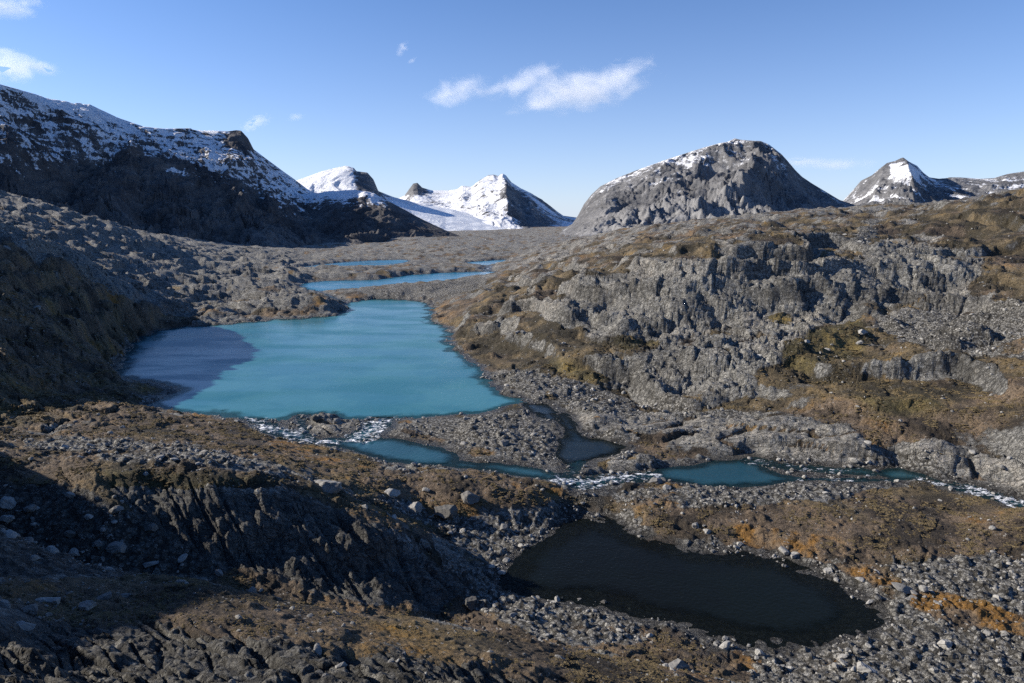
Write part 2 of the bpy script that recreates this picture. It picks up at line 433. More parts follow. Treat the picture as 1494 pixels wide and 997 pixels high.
M_shade = raster([[(-60,345),(0,350),(100,385),(200,440),(290,470),(200,490),(170,545),(180,590),(100,610),(-60,625)]], soft=8)
M_olive = raster([
 [(1140,500),(1250,455),(1272,478),(1240,510),(1190,535),(1140,522)],[(900,487),(955,474),(962,495),(915,502)],[(800,520),(905,540),(860,552),(795,530)],
 [(1250,580),(1340,570),(1380,600),(1300,605)],[(1120,450),(1150,448),(1155,470),(1130,470)],
 [(150,690),(330,690),(420,700),(300,712),(160,705)]], soft=8)
M_orange = raster([
 [(960,775),(1010,772),(1150,762),(1250,800),(1330,862),(1494,890),(1560,900),(1560,945),(1370,915),(1280,870),(1210,822),(1120,806),(1000,795)],
 [(1070,950),(1108,958),(1110,990),(1085,985)],[(1140,425),(1170,425),(1170,450),(1140,450)],
 [(380,635),(470,660),(560,690),(500,690),(400,655)],[(740,700),(830,712),(830,730),(760,725)]], soft=10)
M_orange *= sstep(-.55, .10, fbm(XX, YY, 11, 3, gain=.6, seed=151))
M_brown = raster([
 [(1270,545),(1494,545),(1560,560),(1560,665),(1430,640),(1290,605)],
 [(150,625),(330,612),(420,640),(560,690),(830,722),(870,745),(700,735),(480,690),(300,650),(160,645)],
 [(870,755),(950,745),(1100,735),(1300,725),(1500,745),(1560,770),(1560,850),(1400,815),(1250,800),(1100,765),(960,772)],
 [(250,848),(500,880),(880,965),(1080,990),(1000,1010),(700,965),(450,915),(280,925)],
 [(0,672),(300,680),(400,700),(200,698),(0,697)],
 [(1330,320),(1494,300),(1560,300),(1560,370),(1400,370)],[(700,490),(800,450),(900,470),(950,500),(850,520),(760,530)]], soft=16)

# ------------------------------------------------------------------ relief
def w_(lam): return np.clip((lam / SPC - 1.2) / 2.0, 0, 1)
farw = sstep(350, 900, YY)
on_hill = sstep(-0.14, -0.02, SS - 0.12 * (LL - 5.8)) * sstep(150, 230, YY) * (1 - 0.5 * farw)
on_ridge = sstep(-0.22, -0.34, SS) * sstep(200, 300, YY) * sstep(1300, 800, YY)
wxn = 6.0 * fbm(XX, YY, 40, 2, seed=5); wyn = 6.0 * fbm(XX, YY, 40, 2, seed=8)
H = np.zeros(XX.shape, np.float32)
H += farw * (3.2 * fbm(XX, YY, 130, 2, seed=1) + 2.2 * np.abs(fbm(XX, YY, 60, 2, seed=2))) * sstep(3300, 1800, YY)
# benches: the rock steps down in short cliffs
ben = np.clip(on_hill + 0.25 * M_bare + 0.7 * on_ridge, 0, 1)
c_ = (ZB + 5.5 * fbm(XX, YY, 75, 2, seed=40) + 3.2 * fbm(XX + wxn, YY + wyn, 24, 2, seed=44)) / 10.0
fr = c_ - np.floor(c_)
amp_b = np.clip(0.75 + 0.8 * perlin(XX / 55, YY / 55, 46), 0.15, 1.1)
H += ben * 10.0 * 0.88 * (sstep(0.58, 0.84, fr) - fr) * amp_b
riser = ben * amp_b * np.clip(1 - np.abs(fr - .72) / .22, 0, 1)
H += (0.35 + .65 * np.clip(on_hill + on_ridge, 0, 1)) * 1.5 * fbm(XX + wxn, YY + wyn, 34, 2, seed=20) * (1 - .8 * M_scree)
mid = sstep(300, 430, YY) * sstep(1900, 1100, YY)
H += mid * (2.4 * ridged((XX + wxn) / 55, (YY + wyn) / 24, 25) + 1.3 * ridged((XX + wxn) / 24, YY / 12, 26)) * sstep(2, 18, np.abs(SS) * 0 + 20)
rough = 0.30 + 0.62 * np.clip(.6 * riser + M_bare * np.where(YY > 150, .8, 1) * np.where(YY < 70, .3, 1) + 0.45 * on_ridge + .22 * on_hill + .5 * M_shade, 0, 1) - 0.2 * M_scree - 0.2 * M_brown - .12 * M_slab
rough -= .16 * on_hill * sstep(0, .6, fbm(XX, YY, 45, 2, seed=177))
rough = np.clip(rough, 0.10, 1.1).astype(np.float32)
# strata-bound rock knobs: ridges elongated down the slope
ca, sa = math.cos(R_(-38)), math.sin(R_(-38))
U = (XX + wxn * .5) * ca + (YY + wyn * .5) * sa; V = -(XX + wxn * .5) * sa + (YY + wyn * .5) * ca
H += rough * w_(7.0) * (0.8 * ridged(U / 24, V / 9.0, 31) - .3)
H += rough * w_(3.0) * 0.3 * ridged(U / 11, V / 3.6, 32)
H += M_slab * (1.5 * (ridged(XX / 26, YY / 8, 33) + .3 * perlin(XX / 9, YY / 5, 34)))
c2 = (ZB + H + 1.2 * fbm(XX, YY, 12, 2, seed=50)) / 2.1
fr = c2 - np.floor(c2)
H += np.clip(0.25 * ben + 0.5 * rough, 0, 1) * np.where(YY < 132, .45, 1) * w_(2.5) * 2.1 * 0.6 * (sstep(0.45, 0.8, fr) - fr)
# joints
fore = np.where(YY < 75, .38, np.where((YY < 132) & (M_bare > .05), .27, 1.0)).astype(np.float32)
for lam, amp, sd2 in ((10.0, 1.9, 60), (4.6, 1.25, 61), (2.1, .70, 62), (.95, .36, 63), (.45, .17, 64)):
    hh, edge = facets((U + .35 * lam * perlin(U / lam, V / lam, sd2)) / (lam * 1.3), V / lam, sd2)
    H += rough * fore * w_(lam * .6) * amp * (hh - .55 * (1 - sstep(0.0, 0.14, edge)))
# long open joints across the dark knoll and the cliffs, running down to the right
gr = np.abs(perlin((U + 2.5 * perlin(U / 9, V / 9, 66)) / 26, V / 3.4, 65)); gr2 = np.abs(perlin(U / 12, (V + .8 * perlin(U / 5, V / 5, 68)) / 1.5, 67))
H -= np.clip(M_bare + .4 * riser, 0, 1) * w_(2.0) * (1.1 * (1 - sstep(0, .13, gr)) + .45 * (1 - sstep(0, .14, gr2)))
hs_, es_ = facets((XX + wxn * .6) / 21 + YY / 30, (YY + wyn * .5) / 7.5, 69)
slab_gap = (M_slab * (1 - sstep(0, .13, es_))).astype(np.float32)
H += M_slab * (1.5 * hs_) - 1.1 * slab_gap
big = np.clip(on_ridge + .55 * on_hill, 0, 1) * sstep(230, 330, YY) * sstep(1500, 900, YY)
for lam, amp, sd2 in ((24.0, 1.2, 58), (13.0, .8, 59)):
    hh, edge = facets((U + .35 * lam * perlin(U / lam, V / lam, sd2)) / (lam * 1.7), V / lam, sd2)
    H += (big + .5 * farw) * sstep(2600, 1500, YY) * amp * (hh - .5 * (1 - sstep(0, .14, edge)))
for lam, amp, sd2 in ((1.8, 0.20, 71), (0.8, 0.10, 72), (0.36, 0.05, 73)):
    H += (0.4 + 0.6 * rough) * w_(lam) * amp * (ridged(U / (lam * 1.5), V / lam, sd2))
# stones in the scree, tussocks elsewhere
for lam, amp, sd2 in ((2.2, 0.75, 81), (1.1, 0.45, 82), (0.5, 0.22, 83)):
    f1, f2, idv = worley(XX / lam, YY / lam, sd2)
    dome = np.clip(1 - (f1 / 0.55) ** 2, 0, 1) ** .6 * np.where(YY < 75, .6, 1)
    H += w_(lam) * amp * dome * np.clip(M_scree * (idv > 0.35) + (1 - M_scree) * 0.7 * (idv > 0.86), 0, 1) * idv
H *= sstep(6, 22, YY)

# ------------------------------------------------------------------ water carving
SDm = np.full(XX.shape, 1e6, np.float32); LEVs = np.zeros(XX.shape, np.float32); Ws = np.zeros(XX.shape, np.float32)
WIN = np.zeros(XX.shape, np.int16); WLEV = np.zeros(XX.shape, np.float32); RAPID = np.full(XX.shape, 1e6, np.float32); FOAM = np.zeros(XX.shape, np.float32)
jit = (0.010 * YY * fbm(XX, YY, 9, 3, gain=.6, seed=101) + 0.7 * fbm(XX, YY, 2.6, 2, seed=105) * w_(2)).astype(np.float32)
body_sd = []
for bi, (nm, kd, P, L) in enumerate(BODIES):
    if kd == 'poly':
        xy = P
        lev = np.float32(L)
    else: xy = P[0]
    R = 70
    box = (XX > xy[:, 0].min() - R) & (XX < xy[:, 0].max() + R) & (YY > xy[:, 1].min() - R) & (YY < xy[:, 1].max() + R)
    x, y = XX[box], YY[box]
    if kd == 'poly': d = poly_sd(x, y, xy); lv = np.full(x.shape, L, np.float32)
    else: d, lv = line_sd(x, y, *P)
    d = d + jit[box] * (1.0 if kd == 'poly' and nm in ('lake', 'pond') else 0.45)
    sd_full = np.full(XX.shape, 1e6, np.float32); sd_full[box] = d
    wt_ = 1.0 / (np.maximum(d, 0) + 0.25) ** 3
    LEVs[box] += wt_ * lv; Ws[box] += wt_
    cur = SDm[box]; better = d < cur
    SDm[box] = np.where(better, d, cur)
    w1 = WIN[box]; WIN[box] = np.where(better, bi, w1)
    w2 = WLEV[box]; WLEV[box] = np.where(better, lv, w2)
    if kd == 'line': RAPID[box] = np.minimum(RAPID[box], d); FOAM[box] = np.maximum(FOAM[box], FOAMY[bi] * (1 - sstep(-.7, 1.1, d / max(.6, np.mean(P[2])) + .9 * fbm(x, y, 5.0, 2, seed=220))))
    body_sd.append(sd_full)
LEV = np.where(Ws > 0, LEVs / np.maximum(Ws, 1e-12), 0)
Z = ZB + H
Rb = np.clip(0.028 * YY, 2.5, 22)
sdp = np.maximum(SDm, 0)
k = sstep(0, 1, sdp / Rb) ** .8
kH = sstep(0, 1, sdp / (Rb * 0.35))
shore = LEV + 0.06 + 0.16 * sdp ** 0.9 + np.clip(H, -0.3, 1.2) * kH * 0.8
Zl = shore * (1 - k) + np.maximum(Z, LEV + 0.1) * k
M_scree0 = M_scree
M_scree = np.maximum(M_scree, .8 * sstep(6, 1.5, SDm) * sstep(-.45, .1, fbm(XX, YY, 16, 2, seed=160)) * (YY < 330))
Zl = np.where(sdp > Rb * 3, Z, np.where(sdp > Rb, np.maximum(Z, LEV + 0.15 + 0 * Z), Zl))
ins = np.maximum(-SDm, 0)
slope_in = np.where(RAPID < 0.5, 0.15, np.where(LEV < -4.3, .085 + .06 * sstep(2, 8, ins), .20))
Zw = LEV + 0.03 - np.minimum(slope_in * ins, 4.0) + np.clip(H, -.2, .5) * 0.5 * sstep(0, 1.5, ins) * np.exp(-ins / 4)
Zt = np.where(SDm > 0, Zl, Zw).astype(np.float32)

# slopes for the cover masks
def grads(Zg):
    dzr = np.gradient(Zg, axis=0) / np.gradient(YY, axis=0)          # along the ray
    dzs = np.gradient(Zg, axis=1) / np.gradient(XX, axis=1)
    gx = dzs; gy = dzr - SS * dzs
    return gx, gy
gx, gy = grads(Zt)
slope = np.sqrt(gx * gx + gy * gy)
def box3(a, n):
    for ax in (0, 1):
        for _ in range(n):
            a = (np.roll(a, 1, ax) + a * 2 + np.roll(a, -1, ax)) / 4
    return a
Zs = box3(Zt, 10)
hollow = np.clip((Zs - Zt) / (0.004 * YY), -2, 2)
slope_s = box3(slope, 5)
vn = fbm(XX, YY, 26, 4, gain=.62, seed=120)
Zss = box3(Zt, 40)
gxs, gys = grads(Zss)
slope_l = np.sqrt(gxs * gxs + gys * gys)
veg = 0.72 + .16 * on_hill - 0.75 * sstep(0.35, 0.9, slope_l) - 0.35 * sstep(.6, 1.4, slope_s) + 0.50 * vn + 0.34 * perlin((XX + wxn) / 9, (YY + wyn) / 5, 125) + 0.16 * hollow - .35 * riser
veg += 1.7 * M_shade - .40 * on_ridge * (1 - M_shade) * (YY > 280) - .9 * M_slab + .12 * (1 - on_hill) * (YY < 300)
veg += 0.55 * M_brown + 0.9 * M_olive + 0.45 * M_orange - 0.65 * M_bare - 0.75 * M_scree * (1 - .6 * M_orange)
veg -= 0.42 * farw + 0.02 * sstep(430, 300, PY) * on_hill
veg -= 0.8 * sstep(3.5, 0.5, SDm)
veg += 1.3 * slab_gap * sstep(1.0, 3.0, SDm)
veg = np.clip(veg, -0.5, 1.5).astype(np.float32)
hue = (0.42 + 0.55 * fbm(XX, YY, 15, 4, gain=.6, seed=130) + 0.55 * M_orange * sstep(-.5, .3, fbm(XX, YY, 8, 3, seed=133)) - 0.15 * M_brown - .16 * on_hill + .25 * M_orange).astype(np.float32)
olive = np.clip(M_olive + 0.45 * sstep(0.0 , 0.5, fbm(XX, YY, 30, 3, seed=140) + .55 * on_hill) * (1 - M_orange), 0, 1).astype(np.float32)
wet = (sstep(1.1, 0.1, Zt - LEV) * sstep(5, 1, SDm)).astype(np.float32)
wet = np.maximum(wet, 0.9 * raster([[(828,718),(868,720),(895,752),(850,760),(810,755)],[(930,905),(1010,925),(1080,955),(1060,975),(960,940)]], soft=6))

dark = np.clip(raster([[(-60,700),(150,700),(430,712),(560,760),(700,860),(650,890),(500,872),(380,842),(250,842),(-60,850)],[(-60,905),(250,880),(500,935),(760,975),(900,1000),(1000,1100),(-60,1100)]], soft=14)  # dark rock crust, with shade of knoll and near slope painted in
    + .75 * riser + .22 * M_bare * on_hill * sstep(-.3, .3, fbm(XX, YY, 22, 3, seed=171)) + .35 * sstep(.1, .6, fbm(XX, YY, 33, 3, seed=170)) * (1 - M_scree), 0, 1).astype(np.float32)  # riser and bare cliff terms put cliff shade into the colour
pale = np.clip(.9 * raster([[(740,385),(860,355),(1000,345),(1180,345),(1190,365),(1050,385),(900,420),(780,470),(700,480)],[(1270,450),(1380,440),(1494,450),(1494,520),(1350,480)]], soft=16) * sstep(-.5, .2, fbm(XX, YY, 16, 3, seed=176)) + 1.2 * on_hill * (1 - riser) * sstep(.6, .25, slope_l) * sstep(190, 260, YY) * sstep(-.35, .2, fbm(XX, YY, 40, 3, seed=175)) + .8 * M_slab + .3 * farw, 0, 1).astype(np.float32)  # beige rock, plus sunlit brightness painted on the hill's flat tops
def grid_faces(nr, nc, mask=None):
    i = np.arange(nr - 1)[:, None] * nc + np.arange(nc - 1)[None]
    f = np.stack([i, i + 1, i + nc + 1, i + nc], -1).reshape(-1, 4)
    return f if mask is None else f[mask.reshape(-1)]
def mesh_np(name, V, Fq, attrs=None, smooth=True):
    me = bpy.data.meshes.new(name)
    V = np.ascontiguousarray(V, np.float32); Fq = np.ascontiguousarray(Fq, np.int32)
    nf, k_ = Fq.shape
    me.vertices.add(len(V)); me.vertices.foreach_set('co', V.ravel())
    me.loops.add(nf * k_); me.loops.foreach_set('vertex_index', Fq.ravel())
    me.polygons.add(nf)
    me.polygons.foreach_set('loop_start', np.arange(0, nf * k_, k_, dtype=np.int32))
    me.polygons.foreach_set('loop_total', np.full(nf, k_, np.int32))
    me.polygons.foreach_set('use_smooth', np.full(nf, smooth, bool))
    me.update(calc_edges=True)
    for a, v in (attrs or {}).items():
        at = me.attributes.new(a, 'FLOAT', 'POINT'); at.data.foreach_set('value', np.ascontiguousarray(v, np.float32).ravel())
    return me
def link(name, me, mat, kind=None, label=None, cat=None, group=None, parent=None):
    o = bpy.data.objects.new(name, me); col.objects.link(o)
    if mat is not None and len(me.materials) == 0: me.materials.append(mat)
    if kind: o['kind'] = kind
    if label: o['label'] = label
    if cat: o['category'] = cat
    if group: o['group'] = group
    if parent: o.parent = parent
    return o

# ------------------------------------------------------------------ ground material
def rock_color(b, p):
    n1 = b.noise(p, 0.09, 5, .6); n2 = b.noise(p, 1.1, 9, .78)
    f = b.math('ADD', b.math('MULTIPLY', n1, .40), b.math('MULTIPLY', n2, .60))
    f = b.math('ADD', b.math('MULTIPLY', b.math('SUBTRACT', f, .5), 1.5), .5)
    c = b.ramp(f, [(0.24, (.050, .049, .046)), (0.38, (.150, .147, .136)), (0.54, (.285, .280, .260)), (0.76, (.46, .450, .41))])
    return c, n2
def ground_material():
    m, nt = new_mat('ground_cover'); b = NB(nt); p = b.pos()
    veg_a, hue_a, ol, scr, wt_a = (b.attr(a) for a in ('veg', 'hue', 'olive', 'scree', 'wet'))
    rock, n2 = rock_color(b, p)
    nf = b.noise(p, 5.0, 6, .7)
    # lichen-pale patches, then pale rock with sunlight painted on flat tops
    lich = b.ss(b.noise(p, .35, 6, .7), .54, .68)
    rock = b.mix(b.math('MULTIPLY', lich, .5), rock, (.33, .31, .26))
    rock = b.mix(b.math('MULTIPLY', b.attr('pale'), b.ss(b.noise(p, .5, 7, .75), .40, .62)), rock, (.41, .380, .330))
    # open cracks
    wv = b.n('ShaderNodeVectorMath', operation='ADD'); nw = b.n('ShaderNodeTexNoise'); b.link(p, nw.inputs['Vector']); nw.inputs['Scale'].default_value = .9; nw.inputs['Detail'].default_value = 4
    sv = b.n('ShaderNodeVectorMath', operation='SCALE'); b.link(nw.outputs['Color'], sv.inputs[0]); sv.inputs['Scale'].default_value = 1.6
    b.link(b.scale_vec(p, (0.62, 1.5, 1.0), R_(58)), wv.inputs[0]); b.link(sv.outputs[0], wv.inputs[1])
    ve = b.voro(wv.outputs[0], .42, 'DISTANCE_TO_EDGE'); ve2 = b.voro(wv.outputs[0], 1.3, 'DISTANCE_TO_EDGE')
    crk = b.math('MINIMUM', b.ss(ve.outputs['Distance'], .0, .06), b.math('ADD', b.ss(ve2.outputs['Distance'], .0, .09), .45, clamp=True))
    rock = b.mix(b.math('MULTIPLY', b.math('SUBTRACT', 1.0, crk), .6), rock, (.03, .029, .027))
    # dark joints following the strata
    st = b.scale_vec(p, (0.5, 2.1, 1.2), R_(58))
    jn = b.ss(b.noise(st, .55, 7, .62, .6), .40, .47)
    rock = b.mix(b.math('MULTIPLY', b.math('SUBTRACT', 1.0, jn), .42), rock, (.045, .043, .04))
    # loose stones
    v1 = b.voro(p, 1.25); v2 = b.voro(p, 2.9)
    cell = b.n('ShaderNodeSeparateColor'); b.link(v1.outputs['Color'], cell.inputs[0])
    cell2 = b.n('ShaderNodeSeparateColor'); b.link(v2.outputs['Color'], cell2.inputs[0])
    stone = b.ramp(b.math('ADD', b.math('MULTIPLY', cell.outputs[0], .6), b.math('MULTIPLY', cell2.outputs[1], .4)),
                   [(0.1, (.15, .147, .138)), (.5, (.30, .293, .272)), (.9, (.48, .468, .43))])
    gap = b.math('MULTIPLY', b.ss(v1.outputs['Distance'], .66, .42), b.math('ADD', .45, b.math('MULTIPLY', b.ss(v2.outputs['Distance'], .7, .4), .55)))
    stone = b.mix(gap, (.07, .066, .058), stone)
    rock = b.mix(b.ss(b.math('ADD', scr, b.math('MULTIPLY', b.math('SUBTRACT', nf, .5), .9)), .35, .6), rock, stone)
    dk = b.ss(b.math('ADD', b.math('MULTIPLY', b.attr('dark'), .30), b.noise(b.scale_vec(p, (1, 1, .6)), .8, 8, .75)), .60, .76)  # dark crust and the painted shade of knoll, near slope and cliffs
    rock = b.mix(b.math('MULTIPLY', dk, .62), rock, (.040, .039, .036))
    # heath, moss and dead grass
    hn = b.math('ADD', hue_a, b.math('MULTIPLY', b.math('SUBTRACT', b.noise(p, .8, 6, .7), .5), .95))
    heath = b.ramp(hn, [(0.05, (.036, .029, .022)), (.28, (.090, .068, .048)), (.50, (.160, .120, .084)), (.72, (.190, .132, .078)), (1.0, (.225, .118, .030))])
    green = b.ramp(hn, [(0.1, (.045, .042, .018)), (.45, (.125, .102, .034)), (.85, (.225, .165, .045))])
    heath = b.mix(b.math('MULTIPLY', ol, .8), heath, green)
    heath = b.mix(b.ss(b.noise(p, 3.2, 6, .8), .54, .70), heath, (.25, .20, .145))
    heath = b.mix(b.ss(b.noise(p, 1.6, 7, .8), .50, .36), heath, (.030, .024, .017))
    # scattered small stones in the heath
    cs_ = b.math('MULTIPLY', b.math('MULTIPLY', b.ss(cell2.outputs[2], .80, .84), b.ss(v2.outputs['Distance'], .42, .34)), b.ss(b.noise(p, .22, 5, .7), .50, .60))
    heath = b.mix(cs_, heath, (.33, .32, .30))
    vfac = b.math('ADD', veg_a, b.math('ADD', b.math('MULTIPLY', b.math('SUBTRACT', nf, .5), .9), b.math('MULTIPLY', b.math('SUBTRACT', b.noise(p, .6, 5, .65), .5), .9)))
    vf = b.ss(vfac, .40, .58)
    c = b.mix(vf, rock, heath)
    c = b.mix(b.math('MULTIPLY', wt_a, .72), c, (.022, .021, .02))
    h = b.math('ADD', b.math('MULTIPLY', n2, 0.85), b.math('MULTIPLY', nf, .16))
    h = b.math('ADD', h, b.math('MULTIPLY', jn, .28)); h = b.math('ADD', h, b.math('MULTIPLY', crk, b.math('MULTIPLY', b.math('SUBTRACT', 1.0, vf), .45)))
    h = b.math('ADD', h, b.math('MULTIPLY', b.math('MULTIPLY', b.math('SUBTRACT', 1.0, v1.outputs['Distance']), scr), .5))
    h = b.math('ADD', h, b.math('MULTIPLY', b.math('SUBTRACT', .8, v2.outputs['Distance']), .14))
    nm = b.bump(h, 1.0, 0.9)
    r = b.mix(wt_a, (.85, .85, .85), (.3, .3, .3))
    b.out(b.principled(c, r, nm, .25))
    return m
GROUND = ground_material()
V = np.stack([XX, YY, Zt], -1).reshape(-1, 3)
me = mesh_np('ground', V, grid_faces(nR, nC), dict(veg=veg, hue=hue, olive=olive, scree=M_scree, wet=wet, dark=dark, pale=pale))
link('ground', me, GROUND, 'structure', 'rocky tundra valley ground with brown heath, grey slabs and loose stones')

# ------------------------------------------------------------------ water
def water_mat(name, deep, shallow_alpha, rough, wave, milky, clear_depth, spec=.32):
    m, nt = new_mat(name); b = NB(nt); p = b.pos()
    dep, foam = b.attr('depth'), b.attr('foam')
    pv = b.scale_vec(p, (1, 1, 1), R_(20))
    h = b.math('ADD', b.noise(pv, wave, 4, .6), b.math('MULTIPLY', b.noise(p, wave * .13, 3, .5), .8))
    nm = b.bump(h, .30 if clear_depth > 1.05 else .6, .16)
    cvar = b.mix(b.ss(b.noise(p, .03, 4, .6), .4, .62), deep, milky)
    water = b.n('ShaderNodeBsdfPrincipled')
    b._in(water.inputs['Base Color'], cvar); water.inputs['Roughness'].default_value = rough
    water.inputs['IOR'].default_value = 1.33; water.inputs['Specular IOR Level'].default_value = spec; b.link(nm, water.inputs['Normal']); b.link(b.math('ADD', rough, b.math('MULTIPLY', b.ss(b.noise(b.scale_vec(p, (.5, 1.6, 1), R_(12)), .035, 5, .6), .42, .62), .16)), water.inputs['Roughness'])
    tr = b.n('ShaderNodeBsdfTransparent'); tr.inputs[0].default_value = (.45, .5, .5, 1)
    mx = b.n('ShaderNodeMixShader')
    opq = b.math('MAXIMUM', b.ss(dep, 0.0, clear_depth), shallow_alpha)
    b.link(opq, mx.inputs[0]); b.link(tr.outputs[0], mx.inputs[1]); b.link(water.outputs[0], mx.inputs[2])
    # white water
    fv = b.scale_vec(p, (.45, 1.15, 1), R_(-28))
    fn = b.noise(fv, 1.1, 6, .72, .8)
    ff = b.ss(b.math('ADD', fn, b.math('MULTIPLY', foam, b.math('ADD', .05, b.math('MULTIPLY', b.noise(p, .22, 4, .65), .37)))), .72, .82)
    fo = b.principled((.78, .8, .82), .8, b.bump(fn, 1.0, .5))
    m2 = b.n('ShaderNodeMixShader')
    b.link(ff, m2.inputs[0]); b.link(mx.outputs[0], m2.inputs[1]); b.link(fo, m2.inputs[2])
    b.out(m2.outputs[0])
    return m
WM_lake = water_mat('glacial_lake_water', (.027, .138, .178), .35, .14, .5, (.046, .172, .202), 1.1, .26)
WM_far = water_mat('glacial_far_water', (.016, .130, .215), .6, .15, .4, (.02, .15, .235), 1.0)
WM_str = water_mat('stream_water', (.012, .050, .066), .25, .10, 1.2, (.02, .075, .095), .9)
WM_pond = water_mat('pond_water', (.0052, .0062, .0052), .45, .06, 1.6, (.0058, .0080, .0066), 1.0, .11)
def water_sheet(name, sel, mat, label, level_field=None, bump_z=False, stride=1):
    near = np.min([body_sd[i] for i in sel], axis=0)
    own = np.isin(WIN, sel)
    use = (near < np.clip(0.012 * YY, 1.0, 8.0)) & own
    rows = np.where(use.any(1))[0]; cols_ = np.where(use.any(0))[0]
    r0, r1, c0, c1 = rows[0], rows[-1] + 1, cols_[0], cols_[-1] + 1
    sl = (slice(r0, r1, stride), slice(c0, c1, stride))
    u = use[sl]
    fm = u[:-1, :-1] & u[1:, :-1] & u[:-1, 1:] & u[1:, 1:] if not bump_z else (u[:-1, :-1] | u[1:, :-1] | u[:-1, 1:] | u[1:, 1:])
    lev = WLEV[sl] if level_field is None else level_field[sl]
    x, y = XX[sl], YY[sl]
    foam = FOAM[sl]
    zz = lev + (foam * 0.22 * fbm(x, y, 1.6, 3, gain=.7, seed=210) if bump_z else 0)
    nr, nc = x.shape
    f = grid_faces(nr, nc, fm)
    idx, inv = np.unique(f, return_inverse=True)
    Vv = np.stack([x, y, zz + np.zeros_like(x)], -1).reshape(-1, 3)[idx]
    me = mesh_np(name, Vv, inv.reshape(-1, 4), dict(depth=(lev - Zt[sl]).reshape(-1)[idx], foam=foam.reshape(-1)[idx]))
    return link(name, me, mat, 'structure', label)
bidx = lambda nm: [i for i, bb in enumerate(BODIES) if bb[0] == nm]
water_sheet('lake', bidx('lake'), WM_lake, 'large turquoise glacial lake filling the middle of the valley', stride=2)
water_sheet('lake', bidx('lake2'), WM_far, 'narrow blue lake just beyond the large turquoise lake', stride=1)
water_sheet('lake', bidx('lake3'), WM_far, 'farthest thin blue lake at the foot of the dark mountain', stride=1)
water_sheet('lake', bidx('lake3b'), WM_far, 'tiny far sliver of blue water above the small waterfall', stride=1)
water_sheet('pond', bidx('pond'), WM_pond, 'dark still pond among stones in the near hollow', stride=2)
LEVS = np.where(Ws > 0, LEV, 0)
water_sheet('stream', bidx('stream'), WM_str, 'glacial stream with blue pools and white rapids between grey slabs', level_field=LEVS, bump_z=True)

WM_side = water_mat('side_channel_water', (.006, .011, .013), .15, .10, 1.6, (.009, .016, .018), .7, .3)
water_sheet('stream', bidx('side'), WM_side, 'dark shallow side channel across the gravel between lake and stream', level_field=LEVS, bump_z=True)

# ------------------------------------------------------------------ mountains
def mountain_material(name, stops, snow_bias=0.0, fine=0.02, soft=.06, grain=2.6):
    m, nt = new_mat(name); b = NB(nt); p = b.pos()
    n1 = b.noise(p, fine * .22, 6, .62); n2 = b.noise(b.scale_vec(p, (1, 1, 2.2)), fine, 10, .80)
    n3 = b.noise(b.scale_vec(p, (1, 1, .25)), fine * 1.5, 7, .7)
    f = b.math('ADD', b.math('ADD', b.math('MULTIPLY', n1, .35), b.math('MULTIPLY', n2, .4)), b.math('MULTIPLY', n3, .25))
    f = b.math('ADD', b.math('MULTIPLY', b.math('SUBTRACT', f, .5), 1.7), .5)
    c = b.ramp(f, stops)
    c = b.mix(b.math('MULTIPLY', b.attr('talus'), b.ss(n3, .36, .56)), c, stops[3][1])
    sn = b.math('ADD', b.attr('snow'), b.math('MULTIPLY', b.math('SUBTRACT', b.math('ADD', b.math('MULTIPLY', n2, .7), b.math('MULTIPLY', b.noise(b.scale_vec(p, (.6, .6, 2.4)), fine * 3.5, 6, .75), .3)), .5), grain))
    sf = b.ss(sn, .52 - soft, .52 + soft)
    c = b.mix(sf, c, (.78, .80, .84))
    nm = b.bump(n2, 1.0, 14.0 * .02 / fine)
    b.out(b.principled(c, .9, nm, .15))
    return m
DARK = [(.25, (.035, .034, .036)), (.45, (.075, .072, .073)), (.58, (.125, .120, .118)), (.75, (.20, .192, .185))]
GREY = [(.25, (.056, .057, .061)), (.45, (.122, .123, .128)), (.58, (.19, .190, .194)), (.75, (.30, .299, .300))]

